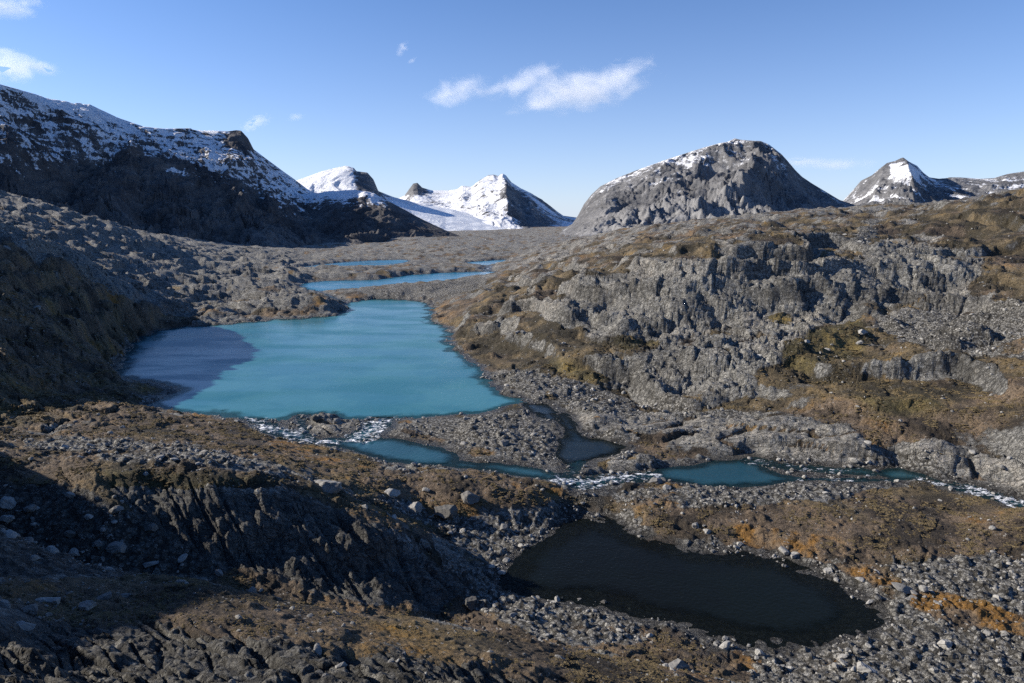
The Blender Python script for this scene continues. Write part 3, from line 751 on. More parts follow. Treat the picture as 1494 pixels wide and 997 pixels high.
def mountain(name, label, prof, Yr, Yb, zb, curve, mat, snowfn, px_step=1.35, nrow=170, back=0.35, relief=(60, 5), gull=1.0, seed=0, crest=0.12, talus=(0.02, .3), steps=0.0, spurs=()):
    """prof: skyline [(px, py)]; Yr / Yb: [(px, distance)] of crest and foot; curve: [(u, height fraction)] from foot to crest"""
    prof = np.array(prof, float)
    sK, mK = ray(prof[:, 0], prof[:, 1])
    pxs = np.arange(prof[0, 0], prof[-1, 0] + .1, px_step / min(Q, 1))
    s = np.interp(pxs, prof[:, 0], sK)
    m = np.interp(pxs, prof[:, 0], mK)
    yr = np.interp(pxs, *np.array(Yr, float).T); yb = np.interp(pxs, *np.array(Yb, float).T)
    zr = CAM_Z + m * yr
    kw = int(38 / (pxs[1] - pxs[0])); kx = np.hanning(2 * kw + 1); kx /= kx.sum()
    zr_s = np.convolve(np.pad(zr, kw, mode='edge'), kx, 'valid')
    nb = max(8, nrow // 7)
    nrow = int(nrow * min(Q, 1))
    u = np.r_[np.linspace(0, 1, nrow) ** .85, 1 + np.linspace(0, 1, nb + 1)[1:]]
    Uq, Sq = np.meshgrid(u, s, indexing='ij')
    front = Uq <= 1
    Yg = np.where(front, yb + (yr - yb) * Uq, yr * (1 + back * (Uq - 1)))
    cu = np.array(curve, float)
    frac = np.where(front, np.interp(Uq, cu[:, 0], cu[:, 1]), 1 - 0.9 * (Uq - 1) ** .9)
    frac = frac + 0.0
    zz_ = zr_s[None] + (zr - zr_s)[None] * sstep(.62, 1.0, Uq)
    Zg = zb + (np.maximum(zz_, zb + 1) - zb) * frac
    Xg = Sq * Yg
    lam, octs = relief
    amp = (zr - zb).clip(5)[None] * np.clip(np.minimum(1.0, 1.15 - Uq), crest, 1) * np.clip(Uq * 4, 0.15, 1)
    wx = .5 * lam * fbm(Xg, Yg, lam * 2, 2, seed=seed + 3); wy = .5 * lam * fbm(Xg, Yg, lam * 2, 2, seed=seed + 5)
    dH = np.zeros_like(Xg); a = .16 * gull; l = lam * 3
    for o in range(octs):
        dH += a * (ridged((Xg + wx) / l, (Yg + wy) / (l * 1.4), seed + 10 + o) - .4); a *= .56; l /= 2.05
    for l, a in ((lam * 1.1, .05), (lam * .5, .028), (lam * .24, .016)):
        hh, edge = facets((Xg + wx) / l, (Yg + wy) / (l * 1.6), seed + 30); dH += a * gull * (hh - .5 * (1 - sstep(0, .15, edge)))
    Zg = Zg + dH * amp
    for p0, p1, wdt, am, u0 in spurs:          # sharp ribs running from the crest (p0) to the foot (p1)
        pc = p1 + (p0 - p1) * Uq
        dpx = np.abs(pxs[None] - pc + 5 * fbm(Xg, Yg, lam, 2, seed=seed + 70))
        Zg = Zg + am * (zr - zb).clip(5)[None] * np.exp(-dpx / wdt) * np.clip((1 - Uq) * 3, 0, 1) * np.clip((Uq - u0) * 4, 0, 1)
    if steps:
        c = (Zg + 20 * fbm(Xg, Yg, 160, 2, seed=seed + 40)) / steps; fr = c - np.floor(c)
        Zg = Zg + steps * .55 * (sstep(.4, .8, fr) - fr) * np.clip(Uq * 3, 0, 1) * np.clip((1.12 - Uq) * 4, crest, 1) * (Zg > zb + 30)
    Zg = np.where(Uq > 1, np.minimum(Zg, zr[None] - 2 * (Uq - 1)), Zg)
    lim = CAM_Z + m[None] * Yg + (.004 * amp * fbm(Xg, Yg, lam * .4, 3, seed=seed + 80) if crest else 0)
    Zg = np.where(Uq <= 1, np.minimum(Zg, lim - (1 - Uq) * 3), Zg)
    dzr = np.gradient(Zg, axis=0) / np.gradient(Yg, axis=0); dzs = np.gradient(Zg, axis=1) / np.gradient(Xg, axis=1)
    sl = np.sqrt(dzs ** 2 + (dzr - Sq * dzs) ** 2)
    hol = np.clip((box3(Zg, 6) - Zg) / 8, -1, 1)
    PXg, PYg = np.broadcast_to(pxs[None], Xg.shape), project(Sq, (Zg - CAM_Z) / Yg)[1]
    sn = snowfn(PXg, PYg, Zg, Uq, sl, hol, Xg, Yg)
    ta = sstep(talus[1], talus[0], frac + .1 * fbm(Xg, Yg, lam * 2, 2, seed=seed + 60)) * .8 if talus[1] > 0 else np.zeros_like(Xg)
    me = mesh_np(name, np.stack([Xg, Yg, Zg], -1).reshape(-1, 3), grid_faces(*Xg.shape), dict(snow=sn, talus=ta))
    return link(name, me, mat, 'structure', label)

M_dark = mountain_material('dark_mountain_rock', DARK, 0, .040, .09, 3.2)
M_dome = mountain_material('grey_mountain_rock', GREY, 0, .034, .25, 4.2)
M_farm = mountain_material('far_mountain_rock', GREY, 0, .020, .12, 3.4)

def snow_left(px, py, z, u, sl, hol, x, y):
    strat = perlin((x * .3 + y * .9) / 90, z / 7, 301) + .6 * perlin((x * .3 + y * .9) / 30, z / 3.5, 303)
    lower = np.interp(px, [-200, 0, 130, 200, 300, 420, 520], [240, 250, 240, 228, 252, 300, 320])
    f = .42 + (lower - py) / 62
    f = np.clip(f, -.6, .74) + .36 * strat + .40 * hol + .30 * fbm(x, y, 50, 4, gain=.75, seed=305) - .35 * sstep(.9, 1.7, sl)
    dark = np.exp(-(((px - 350) / 22) ** 2 + ((py - 203) / 17) ** 2) * 1.0)
    f += .9 * np.exp(-(((px - 105) / 75) ** 2 + ((py - (150 + (px - 105) * .32)) / 13) ** 2)) + .5 * sstep(.93, .985, u) * (px < 335)
    return f - 1.1 * dark
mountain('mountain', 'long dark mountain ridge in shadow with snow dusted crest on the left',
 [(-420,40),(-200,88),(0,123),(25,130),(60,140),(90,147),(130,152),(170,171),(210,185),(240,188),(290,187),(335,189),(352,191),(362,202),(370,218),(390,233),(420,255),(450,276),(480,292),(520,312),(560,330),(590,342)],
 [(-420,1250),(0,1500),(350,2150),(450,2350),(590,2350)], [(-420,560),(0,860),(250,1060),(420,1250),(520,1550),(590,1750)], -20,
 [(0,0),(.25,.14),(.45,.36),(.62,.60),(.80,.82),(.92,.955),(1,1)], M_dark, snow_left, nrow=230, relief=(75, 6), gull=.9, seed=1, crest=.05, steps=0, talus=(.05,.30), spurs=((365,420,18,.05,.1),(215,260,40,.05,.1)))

def snow_spur(px, py, z, u, sl, hol, x, y):
    f = .60 + (292 - py) / 30 - .5 * sstep(.8, 1.6, sl) + .5 * hol + .4 * fbm(x, y, 60, 3, seed=311)
    return np.clip(f, -.6, 1) - .8 * sstep(560, 600, px)
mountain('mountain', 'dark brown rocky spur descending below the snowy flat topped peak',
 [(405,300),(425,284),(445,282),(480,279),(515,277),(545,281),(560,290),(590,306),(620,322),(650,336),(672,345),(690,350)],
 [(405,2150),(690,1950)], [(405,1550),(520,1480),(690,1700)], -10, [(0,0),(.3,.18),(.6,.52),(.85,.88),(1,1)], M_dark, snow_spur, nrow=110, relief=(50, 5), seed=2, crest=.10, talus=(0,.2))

def snow_peak(px, py, z, u, sl, hol, x, y):
    cliff = sstep(505, 530, px) * sstep(585, 550, px) * sstep(300, 275, py)
    f = 1.0 - 1.0 * cliff - .55 * sstep(.7, 1.5, sl) + .25 * fbm(x, y, 150, 3, seed=321) + .25 * perlin(x / 60, z / 9, 322)
    return f
mountain('mountain', 'flat topped snowy peak with a short cliff behind the dark ridge',
 [(380,285),(420,268),(437,262),(470,250),(490,245),(505,242),(516,245),(520,250),(536,252),(545,262),(552,279),(575,288),(600,294),(640,306),(680,322),(700,335)],
 [(380,3300),(550,3300),(640,3500),(700,3600)], [(380,2450),(560,2450),(700,2700)], 0, [(0,0),(.4,.36),(.7,.72),(.88,.93),(1,1)], M_farm, snow_peak, nrow=110, relief=(110, 5), gull=.6, seed=3, crest=.08, talus=(0,0), steps=0)

def snow_center(px, py, z, u, sl, hol, x, y):
    f = .74 - .40 * sstep(.65, 1.4, sl) + .35 * fbm(x, y, 180, 3, seed=331) + .2 * hol
    f -= .62 * sstep(0, 40, px - (722 + (py - 262) * .12)) * (.55 + .45 * sstep(262, 285, py)) * sstep(860, 800, px)
    f += .45 * np.exp(-((px - 790 + (300 - py) * 1.0) / 16) ** 2)
    f -= 1.2 * np.exp(-(((px - 607) / 17) ** 2 + ((py - 272) / 8) ** 2))
    f += .9 * sstep(312, 326, py) * sstep(770, 740, px)
    return f
mountain('mountain', 'snow covered central peak with a rocky right flank above the glacier',
 [(540,302),(570,293),(590,286),(597,276),(603,268),(609,267),(616,274),(630,278),(655,278),(668,276),(674,271),(680,272),(688,273),(700,263),(712,256),(720,255),(727,257),(733,253),(738,256),(746,266),(760,275),(775,282),(790,290),(812,308),(822,315),(845,318),(862,324),(885,334)],
 [(540,4600),(885,4600)], [(540,3000),(650,2900),(770,2900),(885,3300)], 0, [(0,0),(.25,.16),(.5,.40),(.75,.70),(.9,.89),(1,1)], M_farm, snow_center, px_step=1.1, nrow=170, relief=(150, 6), gull=.6, seed=4, crest=.06, talus=(0,0), spurs=((733,748,18,.20,.1),(765,790,12,.10,.2),(705,700,10,.08,.4),(684,665,14,.10,.4),(607,600,10,.12,.6)))

def snow_dome(px, py, z, u, sl, hol, x, y):
    top = np.interp(px, [820,900,960,1040,1080,1120,1170,1220], [330,262,243,216,206,212,250,292])
    f = .50 - (py - top) / 75 + .40 * fbm(x, y, 90, 4, gain=.65, seed=341) + .45 * hol - .25 * sstep(.8, 1.6, sl)
    f -= .35 * sstep(950, 860, px)
    f -= .3 * sstep(1130, 1170, px)
    return np.clip(f, -.6, 1)
mountain('mountain', 'massive grey dome shaped mountain with a snow dusted summit',
 [(790,348),(815,338),(835,327),(843,315),(852,298),(863,284),(876,272),(900,260),(925,250),(950,241),(975,232),(1000,224),(1025,216),(1050,209),(1062,207),(1072,202),(1080,204),(1092,205),(1110,206),(1122,211),(1140,225),(1150,236),(1160,248),(1170,258),(1185,268),(1200,277),(1225,292),(1250,300),(1275,306),(1300,316),(1330,325)],
 [(790,2500),(1100,2600),(1330,2500)], [(790,1650),(950,1500),(1100,1450),(1330,1500)], 10,
 [(0,0),(.18,.13),(.36,.33),(.52,.58),(.66,.78),(.8,.92),(.92,.985),(1,1)], M_dome, snow_dome, nrow=220, relief=(62, 7), gull=.80, seed=5, crest=.10, talus=(.12,.45), steps=0, spurs=((1112,1085,30,.13,.15),(985,950,30,.05,.3),(1050,1010,25,.05,.3),(1150,1150,20,.06,.3)))

def snow_right(px, py, z, u, sl, hol, x, y):
    f = .20 + .5 * fbm(x, y, 130, 4, gain=.65, seed=351) + .5 * hol + .1 * (290 - py) / 30
    f += 1.2 * np.exp(-(((px - 1324) / 22) ** 2 + ((py - 254) / 11) ** 2)) * (px > 1300)
    return f
mountain('mountain', 'pointed grey peak with one bright snow patch at far right',
 [(1195,315),(1220,303),(1232,291),(1245,277),(1256,264),(1272,256),(1285,245),(1294,238),(1306,235),(1314,231),(1318,230),(1326,236),(1338,242),(1347,252),(1356,259),(1370,261),(1385,259),(1400,259),(1430,261),(1450,260),(1470,254),(1494,250),(1560,240),(1700,235),(1850,260)],
 [(1195,4300),(1850,4300)], [(1195,2900),(1330,2900),(1850,2900)], 30, [(0,0),(.3,.25),(.6,.58),(.85,.9),(1,1)], M_farm, snow_right, nrow=120, relief=(130, 6), gull=.9, seed=6, crest=.08, talus=(0,.3), spurs=((1314,1345,20,.2,.1),(1295,1270,14,.1,.2)))

# glacier tongue in front of the central peak
def glacier():
    pxs = np.linspace(545, 800, int(200 * Q)); us = np.linspace(0, 1, int(70 * Q))
    top = np.interp(pxs, [545,575,600,660,700,740,770,800], [285,290,297,305,316,326,334,341])
    bot = np.interp(pxs, [545,600,640,670,690,730,760,800], [330,338,340,343,345,345,344,343])
    yt = np.interp(pxs, [545,650,800], [3300,3700,3600]); yb_ = np.interp(pxs, [545,650,770,800], [2500,2650,2750,2850])
    Uq, Pq = np.meshgrid(us, pxs, indexing='ij')
    s, mt = ray(pxs, top); _, mb = ray(pxs, bot)
    zt = CAM_Z + mt * yt; z0 = CAM_Z + mb * yb_
    Yg = yb_ + (yt - yb_) * Uq; Xg = s[None] * Yg
    Zg = z0 + (zt - z0) * np.sin(Uq * math.pi / 2 * .9) / math.sin(math.pi / 2 * .9)
    Zg = Zg + 4 * fbm(Xg, Yg, 160, 2, seed=401) + 1.6 * (1 - np.abs(perlin(Xg / 70, Yg / 22, 403)) * 3) * sstep(.7, .1, Uq)
    Zg = Zg - 25 * (1 - sstep(0, .05, Uq)) - 20 * sstep(.95, 1, Uq) - 30 * sstep(780, 800, Pq)
    m, nt = new_mat('glacier_ice'); b = NB(nt); p = b.pos()
    n = b.noise(b.scale_vec(p, (.3, 1.2, 1), R_(14)), .022, 8, .78)
    c = b.ramp(n, [(.3, (.42, .50, .58)), (.42, (.70, .74, .79)), (.52, (.80, .82, .84)), (.7, (.84, .85, .86))])
    b.out(b.principled(c, .7, b.bump(n, .8, 8), .2))
    me = mesh_np('glacier', np.stack([Xg, Yg, Zg], -1).reshape(-1, 3), grid_faces(*Xg.shape))
    link('glacier', me, m, 'structure', 'white glacier tongue flowing down to the valley head')
glacier()

# ------------------------------------------------------------------ stones
def hit(px, py):
    """first ground point seen in the direction of a photo pixel"""
    s, _ = ray(px, py)
    c = int(np.clip(np.searchsorted(Sc, s), 1, nC - 1))
    for _it in range(2):
        mz = (Zt[:, c] - CAM_Z) / YY[:, c]
        _, pyc = project(Sc[c], mz)
        ok = np.where((pyc <= py) & (lnY > L_(20)))[0]
        if len(ok) == 0: return None
        r = ok[0]
        s = (px - 747) / F / (cp + (498.5 - py) / F * sp_)
        c = int(np.clip(np.searchsorted(Sc, s), 1, nC - 1))
    return float(s * YY[r, c]), float(YY[r, c]), float(Zt[r, c]), r, c

def boulder_mesh(name, seed, sub, flat=0.75, cuts=13, elong=1.25):
    r = random.Random(seed)
    bm = bmesh.new(); bmesh.ops.create_icosphere(bm, subdivisions=sub, radius=1.0)
    pl = []
    for _ in range(cuts):
        d = Vector((r.gauss(0, 1), r.gauss(0, 1), r.gauss(0, .8))).normalized()
        pl.append((d, r.uniform(.48, .84)))
    for v in bm.verts:
        for _ in range(2):
            for d, h in pl:
                k_ = v.co.dot(d)
                if k_ > h: v.co -= d * (k_ - h) * .94
        if sub > 2:
            q = v.co * 3.1
            v.co *= 1 + .05 * math.sin(q.x * 2.1 + seed) * math.sin(q.y * 2.7) + .03 * math.sin(q.z * 5 + q.x * 4)
        v.co.x *= elong; v.co.z *= flat
    me_ = bpy.data.meshes.new(name); bm.to_mesh(me_); bm.free()
    return me_
def stone_material(name, stops, sc, moss=.0):
    m, nt = new_mat(name); b = NB(nt)
    tc = b.n('ShaderNodeTexCoord').outputs['Object']; oi = b.n('ShaderNodeObjectInfo').outputs['Random']
    off = b.n('ShaderNodeVectorMath', operation='ADD'); b.link(tc, off.inputs[0])
    cx = b.n('ShaderNodeCombineXYZ'); b.link(b.math('MULTIPLY', oi, 37.0), cx.inputs[0]); b.link(cx.outputs[0], off.inputs[1])
    n = b.noise(off.outputs[0], sc, 8, .7); n1 = b.noise(off.outputs[0], sc * .3, 3, .5)
    f = b.math('ADD', b.math('ADD', b.math('MULTIPLY', n, .55), b.math('MULTIPLY', n1, .3)), b.math('MULTIPLY', b.math('SUBTRACT', oi, .35), .35))
    c = b.ramp(f, stops)
    c = b.mix(b.ss(b.noise(off.outputs[0], sc * 2.2, 4, .7), .62, .7), c, (.07, .066, .06))
    b.out(b.principled(c, .88, b.bump(n, .9, .18), .25))
    return m
ST = [(.2, (.10, .098, .094)), (.42, (.20, .196, .186)), (.6, (.29, .283, .265)), (.85, (.42, .41, .385))]
STONE = stone_material('grey_stone', ST, 2.4)
STONE_D = stone_material('dark_and_shaded_stone', [(.2, (.05, .048, .045)), (.45, (.10, .097, .09)), (.65, (.165, .158, .145)), (.9, (.26, .25, .225))], 2.4)  # for dark stones; dim and shadowed boulders carry their shade as this colour
BIG = [boulder_mesh('boulder', 100 + i, 4, .72 + .04 * (i % 3), 15) for i in range(6)]
MID = [boulder_mesh('stone', 200 + i, 2, .74, 11) for i in range(8)]
FLAT = [boulder_mesh('slab', 300 + i, 4, .36, 12, 1.5) for i in range(3)]
for me_ in BIG + FLAT:
    me_.materials.append(STONE); me_.polygons.foreach_set('use_smooth', [False] * len(me_.polygons))
for me_ in MID: me_.materials.append(STONE)

used_px = []
LANDMARKS = [(171,794,'the big sunlit boulder in the dark rubble'),(1378,939,'the bright lone boulder right of the pond'),(1316,851,'the largest flat slab right of the pond'),(1264,973,'the split boulder at the bottom edge'),
 (603,736,'the rounded pale boulder in the meadow'),(477,700,'the large rock hump above the cliff'),(956,698,'the rock standing in the stream'),(990,966,'the pale boulder below the pond'),(1014,764,'the pale heath boulder above the pond'),
 (735,643,'the boulder on the gravel bar'),(1258,483,'the pale block in the grassy hollow'),(348,900,'the lone pale stone on the near slope'),(1145,826,'the flat stone in the pond'),(1107,950,'the upright stone at the pond shore'),
 (153,866,'the boulder on the near crest'),(676,773,'the bright white stone on the scree'),(103,723,'the lone boulder under the sunlit brow'),(571,717,'the grey boulder in the brown meadow'),(685,880,'the dim boulder left of the pond'),(1208,831,'the split boulder on the pond shore')]
near_taken = set()
def near_label(px, py):
    for lx, ly, ph in sorted(LANDMARKS, key=lambda q: math.hypot(q[0] - px, q[1] - py))[:1]:
        dx, dy = px - lx, py - ly
        d = math.hypot(dx, dy)
        if 9 < d < 75:
            w = ('right of' if dx > 0 else 'left of') if abs(dx) > abs(dy) else ('below' if dy > 0 else 'above')
            if (ph, w) not in near_taken:
                near_taken.add((ph, w))
                return 'grey stone nearest %s %s' % (w if 'of' not in w else 'on the ' + w.split()[0] + ' of', ph)
    return None
def put_stone(px, py, wpx, label, group=None, kind='b', sink=.25, cat='boulder', name='boulder', asp=1.0, mat=None, rz=None, base=True):
    h = hit(px, py + (wpx * .22 if base else 0))
    if h is None: return
    x, y, z, r, c = h
    rad = wpx * .5 / F * math.hypot(y, CAM_Z - z) * 0.84
    me_ = random.choice({'b': BIG, 'm': MID, 'f': FLAT}[kind])
    o = bpy.data.objects.new(name, me_); col.objects.link(o)
    e = {'b': 1.25, 'm': 1.25, 'f': 1.5}[kind]
    sc = rad / (e * .82)
    o.scale = (sc, sc * random.uniform(.8, 1.0), sc * asp * random.uniform(.9, 1.1))
    o.rotation_euler = (random.uniform(-.25, .25), random.uniform(-.25, .25), random.uniform(-.5, .5) + random.choice((0, math.pi)) if rz is None else rz)
    o.location = (x, y, z + sc * asp * (.42 - sink) * (1 if kind != 'f' else .4))
    o['label'] = label; o['category'] = cat
    if group: o['group'] = group
    used_px.append((px, py, wpx))
    if mat is not None:
        o.material_slots[0].link = 'OBJECT'; o.material_slots[0].material = mat
    return o
NAMED = [
 (12,733,30,'large pale boulder at the left edge of the picture, highest of the edge boulders','b'),
 (44,740,25,'pale boulder just right of the highest edge boulder on the dark slope','b'),
 (12,757,27,'rounded grey boulder directly below the highest edge boulder','b'),
 (14,779,25,'lowest of the three stacked boulders at the left edge of the dark slope','b'),
 (103,723,19,'lone grey boulder just under the sunlit brow at far left','b'),
 (171,794,33,'big pale boulder with a sunlit top standing alone in the dark stone field','b'),
 (145,795,16,'small pale boulder touching the left of the big sunlit boulder','b'),
 (76,802,23,'flat topped pale boulder among rubble left of the big sunlit boulder','b'),
 (109,805,19,'low pale boulder between two pale ones in the dark rubble','b'),
 (103,779,22,'shadowed dark boulder above the pale ones in the rubble','b'),
 (50,813,17,'pale flat stone at the lower edge of the left rubble','b'),
 (219,818,27,'long low pale boulder right of the big sunlit boulder','f'),
 (223,771,22,'dim angular boulder on the slope above the long low pale one','b'),
 (5,877,32,'large grey boulder cut by the left edge on the near slope','b'),
 (66,869,38,'broad grey slab boulder on the near slope at left','f'),
 (46,887,29,'rounded grey boulder below the broad slab on the near slope','b'),
 (34,905,38,'wide low grey rock, lowest of the near left boulders','f'),
 (127,879,31,'blocky grey boulder on the brown near slope, in front of a larger one','b'),
 (153,866,31,'grey boulder on the crest of the near slope beside a blocky one','b'),
 (183,867,21,'smaller grey boulder at the right end of the near crest group','b'),
 (348,900,12,'single small pale stone on the brown near slope','b'),
 (320,836,18,'bright white stone at the foot of the dark cliff','b'),
 (477,700,66,'large grey rock hump with a shadowed right side above the dark cliff','b'),
 (571,717,28,'grey boulder in the brown meadow right of the large rock hump','b'),
 (603,736,36,'rounded pale boulder in the meadow with dark shadow on its right','b'),
 (650,741,46,'dark cracked boulder beside the rounded pale one in the meadow','b'),
 (685,722,32,'low dark rock in the brown meadow below the blue pool','b'),
 (532,738,14,'small pale stone left of the rounded pale meadow boulder','b'),
 (676,773,11,'bright white stone on the scree left of the pond','b'),
 (460,614,16,'dark brown block standing in the lake outlet','b'),
 (439,645,17,'dark grey boulder at the foot of the left rapids','b'),
 (685,880,28,'dim boulder in the shade left of the pond','b'),
 (735,643,22,'grey boulder in the middle of the gravel bar','b'),
 (681,610,14,'yellowish boulder on the lake edge of the gravel bar','b'),
 (559,651,18,'flat grey rock in the water below the central rapids','f'),
 (1039,804,11,'small round stone in the pond near its upper shore','b'),
 (1145,826,13,'flat pale stone sitting in the pond off its upper right shore','b'),
 (1158,811,13,'angular stone on the upper right pond shore','b'),
 (1208,831,18,'split dark and pale boulder on the right shore of the pond','b'),
 (1257,842,24,'tilted pale slab beside orange moss right of the pond','f'),
 (1316,851,38,'largest flat grey slab in the orange moss right of the pond','f'),
 (1269,877,16,'pale flat stone at the right end of the pond','f'),
 (1378,939,25,'bright rounded boulder standing alone on the stony shore right of the pond','b'),
 (1264,973,36,'big split boulder in the stones at the bottom of the picture','b'),
 (1107,950,15,'upright grey stone at the lower shore of the pond','b'),
 (990,966,36,'pale boulder on the brown slope below the pond','b'),
 (1058,931,15,'lone pale stone in the shallow water at the lower pond shore','b'),
 (881,878,11,'small dark stone in the water at the lower left pond shore','b'),
 (1014,764,19,'pale boulder with dark right side on the heath above the pond','b'),
 (1032,774,15,'white stone just below the pale boulder on the heath above the pond','b'),
 (1079,792,13,'pale stone at the upper pond shore among orange moss','b'),
 (956,698,31,'rough grey rock standing in the stream below the rapids','b'),
 (872,752,10,'small white stone in the dark wet channel above the pond','b'),
 (1487,990,20,'grey boulder in the bottom right corner','b'),
 (1250,948,15,'dark angular stone near the lower right curve of the pond','b'),
 (1362,977,15,'grey stone below the bright lone boulder on the stony shore','b'),
 (1473,667,9,'white stone on the grey rock at the right edge above the stream','b'),
 (1258,483,18,'pale block in the grassy hollow under the right hill cliff','b'),
 (1254,500,14,'smaller pale block below the one in the grassy hollow','b'),
 (1033,669,11,'white stone at the upper edge of the blue stream pool','b'),
 (755,483,12,'pale round boulder on the grassy hillside above the lake','b'),
 (764,486,13,'white boulder right beside the pale round one above the lake','b'),
]
for px, py, w, lab, kd in NAMED:
    mt_ = STONE_D if any(t in lab for t in ('dark brown', 'dim', 'shadowed dark', 'dark cracked', 'low dark', 'small dark')) else None  # dim and shadowed boulders get the darker copy, shade put into colour
    put_stone(px, py, w, lab, kind=kd, mat=mt_, sink=.42 if w > 30 else .25)

# boulder fields: sample places by density, the largest become objects, the rest one mass of stones
rgn = np.zeros(XX.shape, np.int8)
def region(i, polys): rgn[raster(polys, soft=2, wob=2) > .5] = i
region(1, [[(1090,952),(1292,918),(1292,880),(1240,845),(1130,802),(1210,805),(1330,855),(1494,800),(1500,1000),(1100,1000)]])
region(2, [[(560,735),(650,780),(730,830),(800,785),(840,755),(760,748),(680,758),(600,728),(540,722)]])
region(3, [[(640,800),(730,860),(900,895),(960,940),(800,935),(680,885)]])
region(4, [[(560,620),(700,605),(760,595),(830,640),(830,680),(740,665),(640,640)]])
region(5, [[(700,540),(790,545),(960,575),(1110,600),(1000,612),(860,600),(780,580)]])
region(6, [[(870,716),(1180,707),(1320,706),(1180,740),(1000,790),(900,770)]])
region(7, [[(0,640),(130,640),(290,650),(480,690),(200,690),(0,680)]])
region(8, [[(-10,695),(100,702),(250,780),(340,832),(200,842),(-10,850)]])
region(9, [[(-10,855),(280,850),(900,975),(900,1000),(-10,1000)]])
region(10, [[(1100,470),(1300,440),(1500,440),(1500,660),(1300,620),(1100,600)]])
GROUPS = {1:('grey stones of the stony shore right of the dark pond','stones right of the pond'),2:('pale grey stones on the sunlit scree left of the pond','stones on the scree left of the pond'),
 3:('dim stones in the shade along the lower left pond shore','shaded stones by the pond'),4:('grey stones on the gravel bar between lake and stream','stones on the gravel bar'),
 5:('pale stones on the scree slope along the right lake shore','stones on the right lake shore'),6:('stones on the heath between the stream and the pond','stones between stream and pond'),
 11:('rocks standing in the white water of the stream','rocks in the rapids'),
 7:('grey stones in the belt across the meadow below the lake','stones in the left meadow'),8:('stones in the dark rubble field at far left','stones in the left rubble'),
 9:('stones on the near brown slope along the bottom edge','stones on the near slope'),10:('stones scattered over the lower right hillside','stones on the right hillside')}
GROUPS = {k_: (v[0].replace('stones', 'stone', 1) if False else v[0], v[1]) for k_, v in GROUPS.items()}
cellA = np.gradient(XX, axis=1) * np.gradient(YY, axis=0)
vis = (SS > -.80) & (SS < .84) & (YY > 24) & (YY < 560) & (SDm > np.where(LEV < -4.3, -1.6, -0.4))
clump = np.clip(.5 + 1.3 * fbm(XX, YY, 7, 3, seed=501), 0.02, 2) ** 1.5
dens = (M_scree * 1.0 + (1 - M_scree) * (.10 + .10 * np.clip(clump - .8, 0, 1) + .12 * (rgn == 9) + .10 * (rgn == 8) + .06 * (rgn == 6) + .05 * (rgn == 7))) * clump
dens *= np.where(M_bare > .5, .12, 1)
P0 = (dens * cellA * vis).ravel()
stones = []
for rlo, rhi, dpm, ymax in ((1.3, 1.9, .0016, 420), (.8, 1.3, .010, 420), (.48, .8, .05, 560), (.28, .48, .20, 330), (.16, .28, .5, 170), (.10, .16, 1.6, 62)):
    p = P0 * (YY.ravel() < ymax) * ((YY.ravel() > 215) | (rlo < 1.2))
    cs_p = np.cumsum(p); tot = cs_p[-1]
    n = int(min(tot * dpm, 26000))
    ix = np.searchsorted(cs_p, rng.random(n) * tot)
    r = rlo + (rhi - rlo) * rng.random(n) ** 2.4
    fx = rng.random(n) - .5; fy = rng.random(n) - .5
    for k_ in range(0): pass
    x = XX.ravel()[ix] + fx * SPC.ravel()[ix]; y = YY.ravel()[ix] + fy * SPC.ravel()[ix]
    stones.append(np.stack([x, y, Zt.ravel()[ix], r, rgn.ravel()[ix]], 1))
# rocks standing in the white water and along the stream
pw_ = ((FOAM > .25) * np.exp(-np.abs(SDm) / 2.0) * cellA * (YY < 260)).ravel()
cs_p = np.cumsum(pw_); n = 150
ix = np.searchsorted(cs_p, rng.random(n) * cs_p[-1])
stones.append(np.stack([XX.ravel()[ix], YY.ravel()[ix], Zt.ravel()[ix] + .15, .30 + .75 * rng.random(n) ** 2.5, np.full(n, 11)], 1))
stones = np.concatenate(stones)
stones[:, 3] *= np.where(stones[:, 1] < 75, np.where(stones[:, 3] > .6, .55, 1), 1)
pxw = stones[:, 3] * 2.2 * F / np.hypot(stones[:, 1], CAM_Z - stones[:, 2])
spx, spy = project(stones[:, 0] / stones[:, 1], (stones[:, 2] - CAM_Z) / stones[:, 1])
# only those the picture can show
seen_ok = np.ones(len(stones), bool)
ci = np.clip(np.searchsorted(Sc, stones[:, 0] / stones[:, 1]), 1, nC - 1); ri = np.clip(np.searchsorted(lnY, np.log(stones[:, 1])), 0, nR - 1)
_, PYt = project(SS, (Zt - CAM_Z) / YY)
PYmin = np.minimum.accumulate(PYt, axis=0)
seen_ok = PYt[ri, ci] <= PYmin[np.maximum(ri - 3, 0), ci] + 3
seen_ok &= (spx > 4) & (spx < 1490) & (spy < 990)
order = np.argsort(-np.where(seen_ok & (stones[:, 4] > 0), pxw, 0))
n_ind = max(0, 298 - len(NAMED))
ind = order[:n_ind]
indiv = []
for i in ind:
    x, y, z, r, g = stones[i]
    o = bpy.data.objects.new('stone', random.choice(MID)); col.objects.link(o)
    sc = r * .95
    o.scale = (sc, sc * random.uniform(.75, 1.0), sc * random.uniform(.75, 1.1))
    o.rotation_euler = (random.uniform(-.5, .5), random.uniform(-.5, .5), random.uniform(0, 6.28))
    o.location = (x, y, z + sc * .10)
    o['label'], o['group'] = GROUPS[int(g)]; o['category'] = 'stone'
    indiv.append((float(spx[i]), float(spy[i]), o))
def lm_dist(q): return min(math.hypot(q[0] - l[0], q[1] - l[1]) for l in LANDMARKS)
for qx, qy, o in sorted(indiv, key=lm_dist):
    lb = near_label(qx, qy)
    if lb: o['label'] = lb
rest = np.delete(stones, ind, axis=0)

